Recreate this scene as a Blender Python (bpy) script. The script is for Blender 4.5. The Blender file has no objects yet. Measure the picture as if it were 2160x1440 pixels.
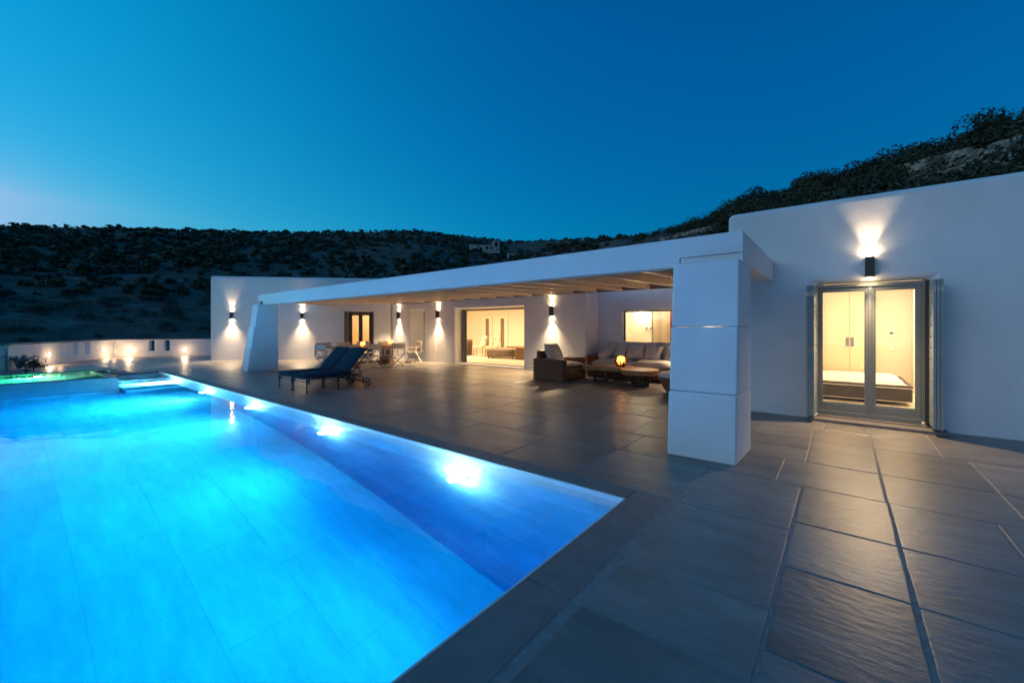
import bpy, bmesh, math, random
from mathutils import Vector, Matrix, noise
random.seed(7)
C = bpy.context.scene.collection
R = math.radians
SC = bpy.context.scene

# ------------------------------------------------------------------ camera model (real values of the photograph)
F_PX, HOR, CAMH = 870.0, 690.0, 1.45
TH = math.atan(695/870); CT, ST = math.cos(TH), math.sin(TH)

# ------------------------------------------------------------------ helpers
class MB:
    """collects shapes, links them as ONE mesh object"""
    def __init__(s): s.v=[]; s.f=[]
    def add(s, vs, fs):
        o=len(s.v); s.v += [tuple(p) for p in vs]; s.f += [tuple(i+o for i in f) for f in fs]
        return s
    def box(s, x0,x1,y0,y1,z0,z1, M=None):
        vs=[(x0,y0,z0),(x1,y0,z0),(x1,y1,z0),(x0,y1,z0),(x0,y0,z1),(x1,y0,z1),(x1,y1,z1),(x0,y1,z1)]
        if M: vs=[M@Vector(v) for v in vs]
        return s.add(vs,[(0,3,2,1),(4,5,6,7),(0,1,5,4),(1,2,6,5),(2,3,7,6),(3,0,4,7)])
    def bar(s, a, b, w, h, up=(0,0,1)):
        a=Vector(a); b=Vector(b); d=(b-a); L=d.length; d.normalize(); u=Vector(up)
        if abs(d.dot(u))>.98: u=Vector((0,1,0))
        r=d.cross(u).normalized(); u=r.cross(d)
        M=Matrix((( r.x,d.x,u.x,a.x),(r.y,d.y,u.y,a.y),(r.z,d.z,u.z,a.z),(0,0,0,1)))
        return s.box(-w/2,w/2,0,L,-h/2,h/2,M)
    def tube(s, pts, r, n=8):
        pts=[Vector(p) for p in pts]; o=[]; fs=[]; k=len(pts)
        rr = r if isinstance(r,(list,tuple)) else [r]*k
        for i,p in enumerate(pts):
            d=(pts[min(i+1,k-1)]-pts[max(i-1,0)]).normalized()
            u=Vector((0,0,1)) if abs(d.z)<.9 else Vector((1,0,0))
            a=d.cross(u).normalized(); b=a.cross(d)
            for j in range(n):
                t=2*math.pi*j/n; o.append(p+(a*math.cos(t)+b*math.sin(t))*rr[i])
        for i in range(k-1):
            for j in range(n):
                fs.append((i*n+j,(i+1)*n+j,(i+1)*n+(j+1)%n,i*n+(j+1)%n))
        fs.append(tuple(range(n))); fs.append(tuple((k-1)*n+j for j in reversed(range(n))))
        return s.add(o,fs)
    def lathe(s, prof, n=20, c=(0,0,0), M=None):
        o=[];fs=[];k=len(prof); c=Vector(c)
        for r,z in prof:
            for j in range(n):
                t=2*math.pi*j/n; p=Vector((r*math.cos(t),r*math.sin(t),z))
                o.append((M@p if M else p)+c)
        for i in range(k-1):
            for j in range(n): fs.append((i*n+j,i*n+(j+1)%n,(i+1)*n+(j+1)%n,(i+1)*n+j))
        fs.append(tuple(reversed(range(n)))); fs.append(tuple((k-1)*n+j for j in range(n)))
        return s.add(o,fs)
    def prism(s, poly, z0, z1):
        n=len(poly); vs=[(x,y,z0) for x,y in poly]+[(x,y,z1) for x,y in poly]
        fs=[tuple(reversed(range(n))),tuple(range(n,2*n))]+[(i,(i+1)%n,n+(i+1)%n,n+i) for i in range(n)]
        return s.add(vs,fs)
    def build(s, name, mat, parent=None, smooth=False, bevel=0, seg=2):
        me=bpy.data.meshes.new(name); me.from_pydata(s.v,[],s.f); me.validate()
        bm=bmesh.new(); bm.from_mesh(me); bmesh.ops.recalc_face_normals(bm,faces=bm.faces); bm.to_mesh(me); bm.free()
        me.materials.append(mat)
        if smooth: me.polygons.foreach_set('use_smooth',[True]*len(me.polygons))
        o=bpy.data.objects.new(name,me); C.objects.link(o)
        if parent: o.parent=parent
        if bevel:
            b=o.modifiers.new('bevel','BEVEL'); b.width=bevel; b.segments=seg; b.limit_method='ANGLE'; b.angle_limit=R(35)
            me.polygons.foreach_set('use_smooth',[True]*len(me.polygons))
            b.harden_normals=True
        return o

def tag(o,label=None,cat=None,group=None,kind=None):
    if label: o['label']=label
    if cat: o['category']=cat
    if group: o['group']=group
    if kind: o['kind']=kind
    return o
def thing(name,label,cat,loc=(0,0,0),rz=0,group=None):
    o=bpy.data.objects.new(name,None); C.objects.link(o); o.location=loc; o.rotation_euler=(0,0,rz)
    o.empty_display_size=.1
    return tag(o,label,cat,group)
def copy_tree(o,parent=None):
    c=o.copy(); C.objects.link(c)
    if parent: c.parent=parent
    for ch in list(o.children): copy_tree(ch,c)
    return c
def dup(root,loc,rz,label=None):
    c=copy_tree(root); c.location=loc; c.rotation_euler=(0,0,rz)
    if label: c['label']=label
    return c

# ------------------------------------------------------------------ materials
def mat(name, col, rough=.6, spec=.5, var=0, vscale=4, bump=0, bscale=20, metal=0, coord='Object', island=0, stretch=None, detail=6):
    m=bpy.data.materials.new(name); m.use_nodes=True; nt=m.node_tree; N=nt.nodes; L=nt.links
    b=N['Principled BSDF']; b.inputs['Roughness'].default_value=rough; b.inputs['Metallic'].default_value=metal
    b.inputs['Specular IOR Level'].default_value=spec; b.inputs['Base Color'].default_value=(*col,1)
    tc=N.new('ShaderNodeTexCoord'); src=tc.outputs[coord]
    if stretch:
        mp=N.new('ShaderNodeMapping'); mp.inputs['Scale'].default_value=stretch; L.new(src,mp.inputs[0]); src=mp.outputs[0]
    last=None
    if var:
        n=N.new('ShaderNodeTexNoise'); n.inputs['Scale'].default_value=vscale; n.inputs['Detail'].default_value=detail
        n.inputs['Roughness'].default_value=.65; L.new(src,n.inputs['Vector'])
        mr=N.new('ShaderNodeMapRange'); mr.inputs[1].default_value=.25; mr.inputs[2].default_value=.75
        mr.inputs[3].default_value=1-var; mr.inputs[4].default_value=1+var; L.new(n.outputs[0],mr.inputs[0])
        last=mr.outputs[0]
    if island:
        g=N.new('ShaderNodeNewGeometry'); mr2=N.new('ShaderNodeMapRange')
        mr2.inputs[3].default_value=1-island; mr2.inputs[4].default_value=1+island; L.new(g.outputs['Random Per Island'],mr2.inputs[0])
        if last:
            mu=N.new('ShaderNodeMath'); mu.operation='MULTIPLY'; L.new(last,mu.inputs[0]); L.new(mr2.outputs[0],mu.inputs[1]); last=mu.outputs[0]
        else: last=mr2.outputs[0]
    if last:
        mx=N.new('ShaderNodeVectorMath'); mx.operation='SCALE'; mx.inputs[0].default_value=col; L.new(last,mx.inputs['Scale'])
        L.new(mx.outputs[0],b.inputs['Base Color'])
    if bump:
        n2=N.new('ShaderNodeTexNoise'); n2.inputs['Scale'].default_value=bscale; n2.inputs['Detail'].default_value=5; L.new(src,n2.inputs['Vector'])
        bp=N.new('ShaderNodeBump'); bp.inputs['Strength'].default_value=1; bp.inputs['Distance'].default_value=bump
        L.new(n2.outputs[0],bp.inputs['Height']); L.new(bp.outputs[0],b.inputs['Normal'])
    return m
def emit(name,col,s):
    m=bpy.data.materials.new(name); m.use_nodes=True; nt=m.node_tree
    for n in list(nt.nodes): nt.nodes.remove(n)
    e=nt.nodes.new('ShaderNodeEmission'); e.inputs[0].default_value=(*col,1); e.inputs[1].default_value=s
    o=nt.nodes.new('ShaderNodeOutputMaterial'); nt.links.new(e.outputs[0],o.inputs[0]); return m
def pane_mat(name,tint=(.95,.97,.97),ior=1.5):
    m=bpy.data.materials.new(name); m.use_nodes=True; nt=m.node_tree
    for n in list(nt.nodes): nt.nodes.remove(n)
    t=nt.nodes.new('ShaderNodeBsdfTransparent'); t.inputs[0].default_value=(*tint,1)
    g=nt.nodes.new('ShaderNodeBsdfGlossy'); g.inputs['Roughness'].default_value=.01
    f=nt.nodes.new('ShaderNodeFresnel'); f.inputs[0].default_value=ior
    mx=nt.nodes.new('ShaderNodeMixShader'); o=nt.nodes.new('ShaderNodeOutputMaterial')
    nt.links.new(f.outputs[0],mx.inputs[0]); nt.links.new(t.outputs[0],mx.inputs[1]); nt.links.new(g.outputs[0],mx.inputs[2]); nt.links.new(mx.outputs[0],o.inputs[0])
    return m
def water_mat(name,absorb,dens,bump=.0042,bs=2.0):
    m=bpy.data.materials.new(name); m.use_nodes=True; nt=m.node_tree; N=nt.nodes; L=nt.links
    for n in list(N): N.remove(n)
    g=N.new('ShaderNodeBsdfGlass'); g.inputs['Roughness'].default_value=0; g.inputs['IOR'].default_value=1.333
    tc=N.new('ShaderNodeTexCoord'); n=N.new('ShaderNodeTexNoise'); n.inputs['Scale'].default_value=bs; n.inputs['Detail'].default_value=3
    L.new(tc.outputs['Object'],n.inputs['Vector']); bp=N.new('ShaderNodeBump'); bp.inputs['Distance'].default_value=bump; bp.inputs['Strength'].default_value=1
    L.new(n.outputs[0],bp.inputs['Height']); L.new(bp.outputs[0],g.inputs['Normal'])
    v=N.new('ShaderNodeVolumeAbsorption'); v.inputs[0].default_value=(*absorb,1); v.inputs[1].default_value=dens
    o=N.new('ShaderNodeOutputMaterial'); L.new(g.outputs[0],o.inputs[0]); L.new(v.outputs[0],o.inputs[1]); return m

M={}
M['plaster']=mat('plaster',(.78,.775,.77),.85,.2,var=.07,vscale=1.6,bump=.0035,bscale=7)
M['fascia']=mat('fascia',(.74,.735,.71),.7,.3,var=.03,vscale=2,bump=.002,bscale=8)
M['soffit']=mat('soffit',(.80,.66,.48),.27,.55,var=.08,vscale=6,bump=.001,bscale=20,stretch=(6,.5,6))
M['deckboard']=mat('deckboard',(.30,.22,.15),.7,.3,var=.1)
M['stone']=mat('stone',(.215,.195,.172),.36,.4,var=.34,vscale=2.6,bump=.0036,bscale=17,island=.16,detail=13,stretch=(.6,1.5,1))
M['coping']=mat('coping_stone',(.20,.18,.165),.55,.4,var=.2,vscale=5,bump=.003,bscale=30,island=.08)
M['copingedge']=mat('coping_edge',(.72,.72,.70),.5,.4,var=.05)
M['mortar']=mat('mortar',(.25,.24,.225),.8,.3,var=.25,vscale=14,bump=.003,bscale=40)
M['bronze']=mat('bronze',(.05,.042,.038),.45,.5,metal=.3)
M['frame']=mat('door_paint',(.24,.255,.235),.5,.4,var=.04)
M['frame_dark']=mat('frame_dark',(.07,.07,.07),.5,.4)
M['shutter']=mat('shutter_paint',(.30,.35,.34),.5,.4,var=.06)
M['steel']=mat('steel',(.35,.33,.31),.35,.5,metal=.9)
M['glass']=pane_mat('window_glass')
M['room']=mat('room_paint',(.80,.74,.63),.8,.2,var=.02)
M['roomfloor']=mat('room_floor',(.62,.55,.43),.35,.5,var=.08,vscale=3)
M['wardrobe']=mat('wardrobe_paint',(.74,.65,.48),.45,.4,var=.03)
M['white']=mat('white_paint',(.8,.79,.77),.5,.4)
M['mattress']=mat('mattress_cloth',(.75,.72,.67),.9,.1,bump=.004,bscale=30)
M['bedbase']=mat('bed_fabric',(.10,.085,.08),.8,.2,var=.2,vscale=9)
M['wicker']=mat('wicker_cane',(.155,.066,.034),.5,.4,var=.45,vscale=14,stretch=(1,1,5))
M['cushion']=mat('cushion_linen',(.50,.46,.43),.95,.1,var=.08,vscale=5,bump=.006,bscale=9)
M['cushion_light']=mat('cushion_cream',(.62,.57,.52),.95,.1,var=.05,vscale=5,bump=.005,bscale=9)
M['wood']=mat('live_edge_wood',(.34,.18,.075),.38,.5,var=.35,vscale=5,stretch=(1,6,6),bump=.002,bscale=12)
M['tablewood']=mat('table_wood',(.24,.14,.075),.45,.5,var=.3,vscale=5,stretch=(6,1,6))
M['teak']=mat('chair_teak',(.62,.55,.47),.55,.4,var=.1,vscale=8)
M['canvas']=mat('chair_canvas',(.66,.60,.54),.9,.1,var=.05)
M['iron']=mat('black_iron',(.012,.012,.013),.45,.5)
M['castiron']=mat('lounger_metal',(.016,.022,.028),.45,.5,var=.2,vscale=30)
M['navy']=mat('navy_canvas',(.006,.036,.062),.85,.2,var=.12,vscale=7,bump=.003,bscale=14)
M['navy_side']=mat('navy_canvas_end',(.02,.11,.22),.85,.2,var=.1)
M['pooltile']=None
M['darktile']=mat('dark_tile',(.03,.04,.045),.25,.5,var=.2)
M['spawall']=mat('spa_outer_tile',(.16,.20,.22),.3,.5,var=.15,vscale=6)
M['spatile']=mat('spa_tile',(.55,.57,.55),.3,.5,var=.1,vscale=6)
M['driftwood']=mat('driftwood',(.07,.035,.02),.6,.4,var=.3,vscale=14)
M['amber']=emit('candle_flame',(1,.55,.2),14)
M['lampwarm']=emit('lamp_glow',(1,.78,.48),40)
M['lampsmall']=emit('wall_light_glow',(1,.74,.42),60)
M['lamppool']=emit('pool_lamp_glow',(.75,.92,1),60)
M['globe']=emit('globe_glow',(1,.80,.50),11)
M['foliage']=mat('foliage',(.06,.07,.04),.8,.15,var=.5,vscale=.5,coord='Object',island=.35)
M['cypress']=mat('cypress_foliage',(.025,.05,.03),.8,.15,var=.4,vscale=2,island=.3)
M['bark']=mat('bark',(.10,.075,.055),.9,.1,var=.3)
M['drystone']=mat('dry_stone',(.34,.28,.22),.9,.1,var=.3,vscale=3,island=.45)
M['farstone']=mat('farm_stone',(.36,.33,.29),.9,.1,var=.25,vscale=.8)
M['void']=mat('window_void',(.01,.01,.01),.9,.1)
M['rose']=mat('red_curtain',(.28,.09,.06),.9,.1)
M['darkleather']=mat('dark_leather',(.09,.05,.035),.5,.4)
M['ottoman']=mat('ottoman_fabric',(.22,.17,.13),.9,.1,var=.15,vscale=8)
M['mirror']=mat('dark_mirror',(.25,.2,.16),.12,.5,metal=.6)
M['aloe']=mat('agave_leaf',(.20,.24,.22),.5,.4,var=.2)
# patterned fabric
def patterned():
    m=mat('patterned_fabric',(.66,.58,.44),.9,.1); nt=m.node_tree; N=nt.nodes; L=nt.links
    tc=N.new('ShaderNodeTexCoord'); v=N.new('ShaderNodeTexVoronoi'); v.inputs['Scale'].default_value=11; v.feature='F1'
    n=N.new('ShaderNodeTexNoise'); n.inputs['Scale'].default_value=9
    L.new(tc.outputs['Object'],v.inputs['Vector']); r=N.new('ShaderNodeValToRGB')
    r.color_ramp.elements[0].color=(.16,.10,.05,1); r.color_ramp.elements[0].position=.30
    r.color_ramp.elements[1].color=(.70,.62,.46,1); r.color_ramp.elements[1].position=.42
    L.new(v.outputs['Distance'],r.inputs[0]); L.new(r.outputs[0],N['Principled BSDF'].inputs['Base Color']); return m
M['pattern']=patterned()
# pool tiles: large pale stone tiles with thin joints and veins
def pool_tile():
    m=mat('pool_stone_tile',(.6,.6,.6),.5,.3); nt=m.node_tree; N=nt.nodes; L=nt.links; b=N['Principled BSDF']
    tc=N.new('ShaderNodeTexCoord')
    mp=N.new('ShaderNodeMapping'); L.new(tc.outputs['UV'],mp.inputs[0])
    br=N.new('ShaderNodeTexBrick'); br.inputs['Scale'].default_value=1; br.inputs['Brick Width'].default_value=1.35; br.inputs['Row Height'].default_value=.72
    br.inputs['Mortar Size'].default_value=.007; br.inputs['Mortar Smooth'].default_value=.3
    br.inputs['Color1'].default_value=(.62,.61,.60,1); br.inputs['Color2'].default_value=(.57,.56,.55,1); br.inputs['Mortar'].default_value=(.50,.50,.50,1)
    L.new(mp.outputs[0],br.inputs['Vector'])
    mp2=N.new('ShaderNodeMapping'); mp2.inputs['Scale'].default_value=(.7,2.6,2.6); L.new(tc.outputs['UV'],mp2.inputs[0])
    n=N.new('ShaderNodeTexNoise'); n.inputs['Scale'].default_value=1.5; n.inputs['Detail'].default_value=8; n.inputs['Roughness'].default_value=.7; L.new(mp2.outputs[0],n.inputs['Vector'])
    mr=N.new('ShaderNodeMapRange'); mr.inputs[1].default_value=.3; mr.inputs[2].default_value=.7; mr.inputs[3].default_value=.80; mr.inputs[4].default_value=1.16; L.new(n.outputs[0],mr.inputs[0])
    s=N.new('ShaderNodeVectorMath'); s.operation='SCALE'; L.new(br.outputs[0],s.inputs[0]); L.new(mr.outputs[0],s.inputs['Scale'])
    L.new(s.outputs[0],b.inputs['Base Color']); return m
M['pooltile']=pool_tile()

def uv_planar(o,fn):
    me=o.data; uv=me.uv_layers.new(name='UVMap')
    for p in me.polygons:
        for li in p.loop_indices:
            uv.data[li].uv=fn(me.vertices[me.loops[li].vertex_index].co,p.normal)

def add_light(name,kind,loc,energy,col,parent=None,size=.03,rot=None,spot=None,blend=.15,area=None,target=None):
    d=bpy.data.lights.new(name,kind); d.energy=energy; d.color=col
    if kind=='SPOT': d.spot_size=spot; d.spot_blend=blend; d.shadow_soft_size=size
    elif kind=='POINT': d.shadow_soft_size=size
    elif kind=='AREA': d.shape='RECTANGLE'; d.size,d.size_y=area
    o=bpy.data.objects.new(name,d); C.objects.link(o); o.location=loc
    if parent: o.parent=parent
    if target is not None:
        o.rotation_euler=(Vector(target)-Vector(loc)).to_track_quat('-Z','Y').to_euler()
    elif rot: o.rotation_euler=rot
    return o

WARM=(1,.70,.40)
# ------------------------------------------------------------------ walls made of one welded grid with openings
def gridwall(name,p0,p1,th,z0,z1,holes,mat_,parent,bevel=.03,extra_x=(),extra_z=()):
    """wall from p0 to p1 (front face on that line, thickness to the left of p0->p1), holes=(s0,s1,za,zb)"""
    p0=Vector((*p0,0)); p1=Vector((*p1,0)); d=(p1-p0); L=d.length; d.normalize(); n=Vector((-d.y,d.x,0))
    xs=sorted(set([0,L]+[h for q in holes for h in q[:2]]+list(extra_x))); zs=sorted(set([z0,z1]+[h for q in holes for h in q[2:]]+list(extra_z)))
    xs=[x for x in xs if 0<=x<=L]; zs=[z for z in zs if z0<=z<=z1]
    def solid(i,k):
        if i<0 or k<0 or i>=len(xs)-1 or k>=len(zs)-1: return False
        cx=(xs[i]+xs[i+1])/2; cz=(zs[k]+zs[k+1])/2
        return not any(a<cx<b and c<cz<e for a,b,c,e in holes)
    m=MB(); idx={}
    def vid(i,k,s):
        key=(i,k,s)
        if key not in idx:
            p=p0+d*xs[i]+n*(th if s else 0); idx[key]=len(m.v); m.v.append((p.x,p.y,zs[k]))
        return idx[key]
    for i in range(len(xs)-1):
        for k in range(len(zs)-1):
            if not solid(i,k): continue
            for s in (0,1): m.f.append((vid(i,k,s),vid(i+1,k,s),vid(i+1,k+1,s),vid(i,k+1,s)))
            if not solid(i-1,k): m.f.append((vid(i,k,0),vid(i,k,1),vid(i,k+1,1),vid(i,k+1,0)))
            if not solid(i+1,k): m.f.append((vid(i+1,k,0),vid(i+1,k,1),vid(i+1,k+1,1),vid(i+1,k+1,0)))
            if not solid(i,k-1): m.f.append((vid(i,k,0),vid(i,k,1),vid(i+1,k,1),vid(i+1,k,0)))
            if not solid(i,k+1): m.f.append((vid(i,k+1,0),vid(i,k+1,1),vid(i+1,k+1,1),vid(i+1,k+1,0)))
    return m.build(name,mat_,parent,bevel=bevel,seg=3)

# ================================================================== WORLD
EXPO=1.5
GLOW=(-119,23); GLOWC=[(3.0,.5),(3.73,.611),(5.87,1.147)]
def world():
    w=bpy.data.worlds.new('World'); SC.world=w; w.use_nodes=True; nt=w.node_tree; N=nt.nodes; L=nt.links
    bg=N['Background']
    sky=N.new('ShaderNodeTexSky'); sky.sky_type='NISHITA'; sky.sun_disc=False
    sky.sun_elevation=R(0.0); sky.sun_rotation=R(-97); sky.air_density=1.0; sky.dust_density=.6; sky.ozone_density=3.0; sky.altitude=50
    # keep the orange rim of the set sun below the hills: look no lower than a few degrees above the horizon
    tc=N.new('ShaderNodeTexCoord'); sx=N.new('ShaderNodeSeparateXYZ'); L.new(tc.outputs['Generated'],sx.inputs[0])
    mx=N.new('ShaderNodeMath'); mx.operation='MAXIMUM'; mx.inputs[1].default_value=.20; L.new(sx.outputs[2],mx.inputs[0])
    cx=N.new('ShaderNodeCombineXYZ'); L.new(sx.outputs[0],cx.inputs[0]); L.new(sx.outputs[1],cx.inputs[1]); L.new(mx.outputs[0],cx.inputs[2])
    nm=N.new('ShaderNodeVectorMath'); nm.operation='NORMALIZE'; L.new(cx.outputs[0],nm.inputs[0]); L.new(nm.outputs[0],sky.inputs[0])
    sep=N.new('ShaderNodeSeparateColor'); L.new(sky.outputs[0],sep.inputs[0]); cmb=N.new('ShaderNodeCombineColor')
    for i,(g,k) in enumerate([(3.7,1.8),(.844,1.479),(.593,1.815)]):     # blue-hour grade
        p=N.new('ShaderNodeMath'); p.operation='POWER'; p.inputs[1].default_value=g; L.new(sep.outputs[i],p.inputs[0])
        q=N.new('ShaderNodeMath'); q.operation='MULTIPLY'; q.inputs[1].default_value=k; L.new(p.outputs[0],q.inputs[0])
        L.new(q.outputs[0],cmb.inputs[i])
    # broad afterglow round the place where the sun went down (behind and left of the camera)
    gd=Vector((math.sin(R(GLOW[0]))*math.cos(R(GLOW[1])),math.cos(R(GLOW[0]))*math.cos(R(GLOW[1])),math.sin(R(GLOW[1]))))
    dt=N.new('ShaderNodeVectorMath'); dt.operation='DOT_PRODUCT'; L.new(tc.outputs['Generated'],dt.inputs[0]); dt.inputs[1].default_value=gd
    mm=N.new('ShaderNodeMath'); mm.operation='MAXIMUM'; mm.inputs[1].default_value=0; L.new(dt.outputs['Value'],mm.inputs[0])
    gl=N.new('ShaderNodeCombineColor')
    for i,(g,k) in enumerate(GLOWC):
        p=N.new('ShaderNodeMath'); p.operation='POWER'; p.inputs[1].default_value=g; L.new(mm.outputs[0],p.inputs[0])
        q=N.new('ShaderNodeMath'); q.operation='MULTIPLY'; q.inputs[1].default_value=k; L.new(p.outputs[0],q.inputs[0]); 
        if i==0:        # the red of the dusk stays close to the horizon
            o1=N.new('ShaderNodeMath'); o1.operation='SUBTRACT'; o1.use_clamp=True; o1.inputs[0].default_value=1; L.new(sx.outputs[2],o1.inputs[1])
            o2=N.new('ShaderNodeMath'); o2.operation='POWER'; o2.inputs[1].default_value=6; L.new(o1.outputs[0],o2.inputs[0])
            o3=N.new('ShaderNodeMath'); o3.operation='MULTIPLY'; L.new(q.outputs[0],o3.inputs[0]); L.new(o2.outputs[0],o3.inputs[1]); q=o3
        L.new(q.outputs[0],gl.inputs[i])
    ad=N.new('ShaderNodeVectorMath'); ad.operation='ADD'; L.new(cmb.outputs[0],ad.inputs[0]); L.new(gl.outputs[0],ad.inputs[1])
    L.new(ad.outputs[0],bg.inputs[0]); bg.inputs[1].default_value=.12
    sun=bpy.data.lights.new('fill_sun','SUN'); sun.energy=.21; sun.angle=R(55); sun.color=(.92,.92,.92)  # wide low sun added as fill for the walls facing the camera
    so=bpy.data.objects.new('fill_sun',sun); C.objects.link(so); so.rotation_euler=Vector((.38,1,-.13)).to_track_quat('-Z','Y').to_euler()
world()

# ================================================================== CAMERA
cd=bpy.data.cameras.new('camera'); cam=bpy.data.objects.new('camera',cd); C.objects.link(cam); SC.camera=cam
cam.location=(0,0,CAMH); cam.rotation_euler=(R(90),0,TH); cd.sensor_width=36; cd.lens=F_PX/2160*36
cd.shift_y=-(720-HOR)/2160; cd.clip_start=.05; cd.clip_end=3000
SC.view_settings.view_transform='Standard'; SC.view_settings.look='None'; SC.view_settings.gamma=1; SC.view_settings.exposure=EXPO
SC.render.engine='CYCLES'
try:
    SC.cycles.use_denoising=True; SC.cycles.denoiser='OPENIMAGEDENOISE'
    SC.cycles.sample_clamp_indirect=30; SC.cycles.max_bounces=10; SC.cycles.diffuse_bounces=6; SC.cycles.glossy_bounces=4
    SC.cycles.transmission_bounces=8; SC.cycles.blur_glossy=.5
except Exception: pass

# ================================================================== TERRACE: stone slabs in a mortar bed
PX0,PX1,PY1,PY0=-17.3,-1.43,3.35,-5.0      # pool
PARA=[(-22.0,-.2),(-23.05,.87),(-27.55,3.55),(-24.6,8.4)]
def in_terrace(x,y):
    if x<-22 :
        # inside the parapet line
        def side(a,b): return (b[0]-a[0])*(y-a[1])-(b[1]-a[1])*(x-a[0])
        if side(PARA[1],PARA[2])>-.05: return False
        if side(PARA[2],PARA[3])>-.05: return False
    if y>11.4 and x<-1.6 and not (x>-6.2 and y<12.3): return False
    if y>8.1 and x>-1.6: return False
    # behind the angled wing
    if x<-16.2 and y>5.85 and (y-5.845)/(11.45-5.845) > (x+21.557)/(-16.3+21.557)+.02: 
        if x>-21.6: return False
    if PX0-.0<x<PX1+.31 and PY0-.3<y<PY1+.2: return False
    if -19.0<x<=PX0 and y<2.3: return False
    return True
def terrace():
    rnd=random.Random(11); slabs=[]
    def row(y0,y1,joints):
        js=sorted(joints)
        for a,b in zip(js,js[1:]): slabs.append((a,b,y0,y1))
    # measured courses right of the pool (x > -1.1)
    def col(x0,x1,ys):
        ys=sorted(ys)
        for a,b in zip(ys,ys[1:]): slabs.append((x0,x1,a,b))
    col(-1.09,-.283,[-1.2,-.35,.3,1.2,1.92,2.47,3.54])
    col(-.283,.302,[-1.2,-.2,.75,1.45,2.15,2.99,3.72,4.60])
    col(.302,.89,[-1.2,.1,.9,1.7,2.35,2.98,3.72,4.61])
    col(.89,1.62,[-1.2,0,.8,1.75,2.6,3.35,4.61]); col(1.62,2.5,[-1.2,.4,1.4,2.2,3.1,3.9,4.61])
    col(2.5,3.4,[-1.2,.2,1.2,2.5,3.5,4.61]); col(3.4,4.4,[-1.2,.6,1.8,3.0,4.0,4.61]); col(4.4,5.6,[-1.2,.2,1.4,2.6,3.7,4.61]); col(5.6,7,[-1.2,1,2,3.2,4.61])
    slabs.append((-1.06,-.283,3.54,4.55))
    row(4.60,5.45,[-1.25,-.48,.296,1.07,1.9,2.8,3.5,4.6,5.6,7])
    slabs.append((-1.06,-.283,4.55,4.60)); 
    row(5.45,6.03,[-.95,-.295]); row(6.03,6.58,[-.95,-.295]); row(5.45,6.58,[-.295,.296,1.073,2.0,2.9,3.9,5,6,7])
    row(6.58,7.3,[-.95,-.31,.296,.885,1.7,2.5,3.5,4.4,5.6,7]); row(7.3,8.3,[-.95,-.2,.296,.885,1.8,2.9,3.7,4.7,5.8,7])
    # rows under the pergola and beside the pool
    ys=[3.545,4.60,5.42,6.60,7.55,8.35,9.4,10.25,11.2,12.3]
    for k,(a,b) in enumerate(zip(ys,ys[1:])):
        x1={0:-1.06,1:-1.25}.get(k,-.95); x=x1; js=[x]
        fixed={0:[-2.07,-3.02,-4.23,-5.93,-6.9],1:[-2.05,-2.64,-3.6,-4.87,-5.9]}.get(k,[])
        js+=fixed
        if fixed: x=js[-1]
        while x>-31: x-=rnd.uniform(.55,1.35); js.append(x)
        js=sorted(js)
        for p,q in zip(js,js[1:]):
            if q-p>.95 and rnd.random()<.28 and not fixed:
                m=a+(b-a)*rnd.uniform(.4,.6); slabs.append((p,q,a,m)); slabs.append((p,q,m,b))
            else: slabs.append((p,q,a,b))
    y=3.545                                   # beyond the far end of the pool
    while y>-6:
        h=rnd.uniform(.6,1.1); x=-17.6; 
        while x>-31:
            w=rnd.uniform(.6,1.3); slabs.append((x-w,x,y-h,y)); x-=w
        y-=h
    mb=MB()
    for (x0,x1,y0,y1) in slabs:
        cx,cy=(x0+x1)/2,(y0+y1)/2
        if x1-x0<.1 or y1-y0<.1: continue
        if not in_terrace(cx,cy): continue
        g=.006+rnd.uniform(0,.004)
        pts=[]
        def edge(ax,ay,bx,by):
            L=math.hypot(bx-ax,by-ay); n=max(2,int(L/.09))
            for i in range(n):
                t=i/n; pts.append((ax+(bx-ax)*t,ay+(by-ay)*t))
        gl=.026 if abs(x0+1.09)<.01 else g
        edge(x0+gl,y0+g,x1-g,y0+g); edge(x1-g,y0+g,x1-g,y1-g); edge(x1-g,y1-g,x0+gl,y1-g); edge(x0+gl,y1-g,x0+gl,y0+g)
        jit=[]
        for (px,py) in pts:
            nx=noise.noise((px*3,py*3,1.7+cx))*.005+noise.noise((px*17,py*17,cx))*.004; ny=noise.noise((px*3,py*3,9.3+cy))*.005+noise.noise((px*17,py*17,cy))*.004
            jit.append((px+nx,py+ny))
        dz=rnd.uniform(.0005,.003); tx=rnd.uniform(-.0009,.0009); ty=rnd.uniform(-.0009,.0009)
        z=lambda p:dz+tx*(p[0]-cx)+ty*(p[1]-cy)
        def ins(p,d):
            sx=max(abs(x1-x0)/2,.01); sy=max(abs(y1-y0)/2,.01)
            return (cx+(p[0]-cx)*(1-d/sx),cy+(p[1]-cy)*(1-d/sy))
        n=len(jit); o=len(mb.v)
        mb.v+=[(p[0],p[1],-.02) for p in jit]
        mb.v+=[(p[0],p[1],z(p)-.0028) for p in jit]
        q1=[ins(p,.004) for p in jit]; mb.v+=[(p[0],p[1],z(p)-.0006) for p in q1]
        q2=[ins(p,.010) for p in jit]; mb.v+=[(p[0],p[1],z(p)) for p in q2]
        for l in range(3):
            for i in range(n):
                j=(i+1)%n; mb.f.append((o+l*n+i,o+l*n+j,o+(l+1)*n+j,o+(l+1)*n+i))
        mb.f.append(tuple(o+3*n+i for i in range(n)))
    o=mb.build('terrace_paving',M['stone']); tag(o,kind='structure')
    b=MB()
    def sheet(x0,x1,y0,y1,z=-.0016,d=.4): b.box(x0,x1,y0,y1,z-d,z)
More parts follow.
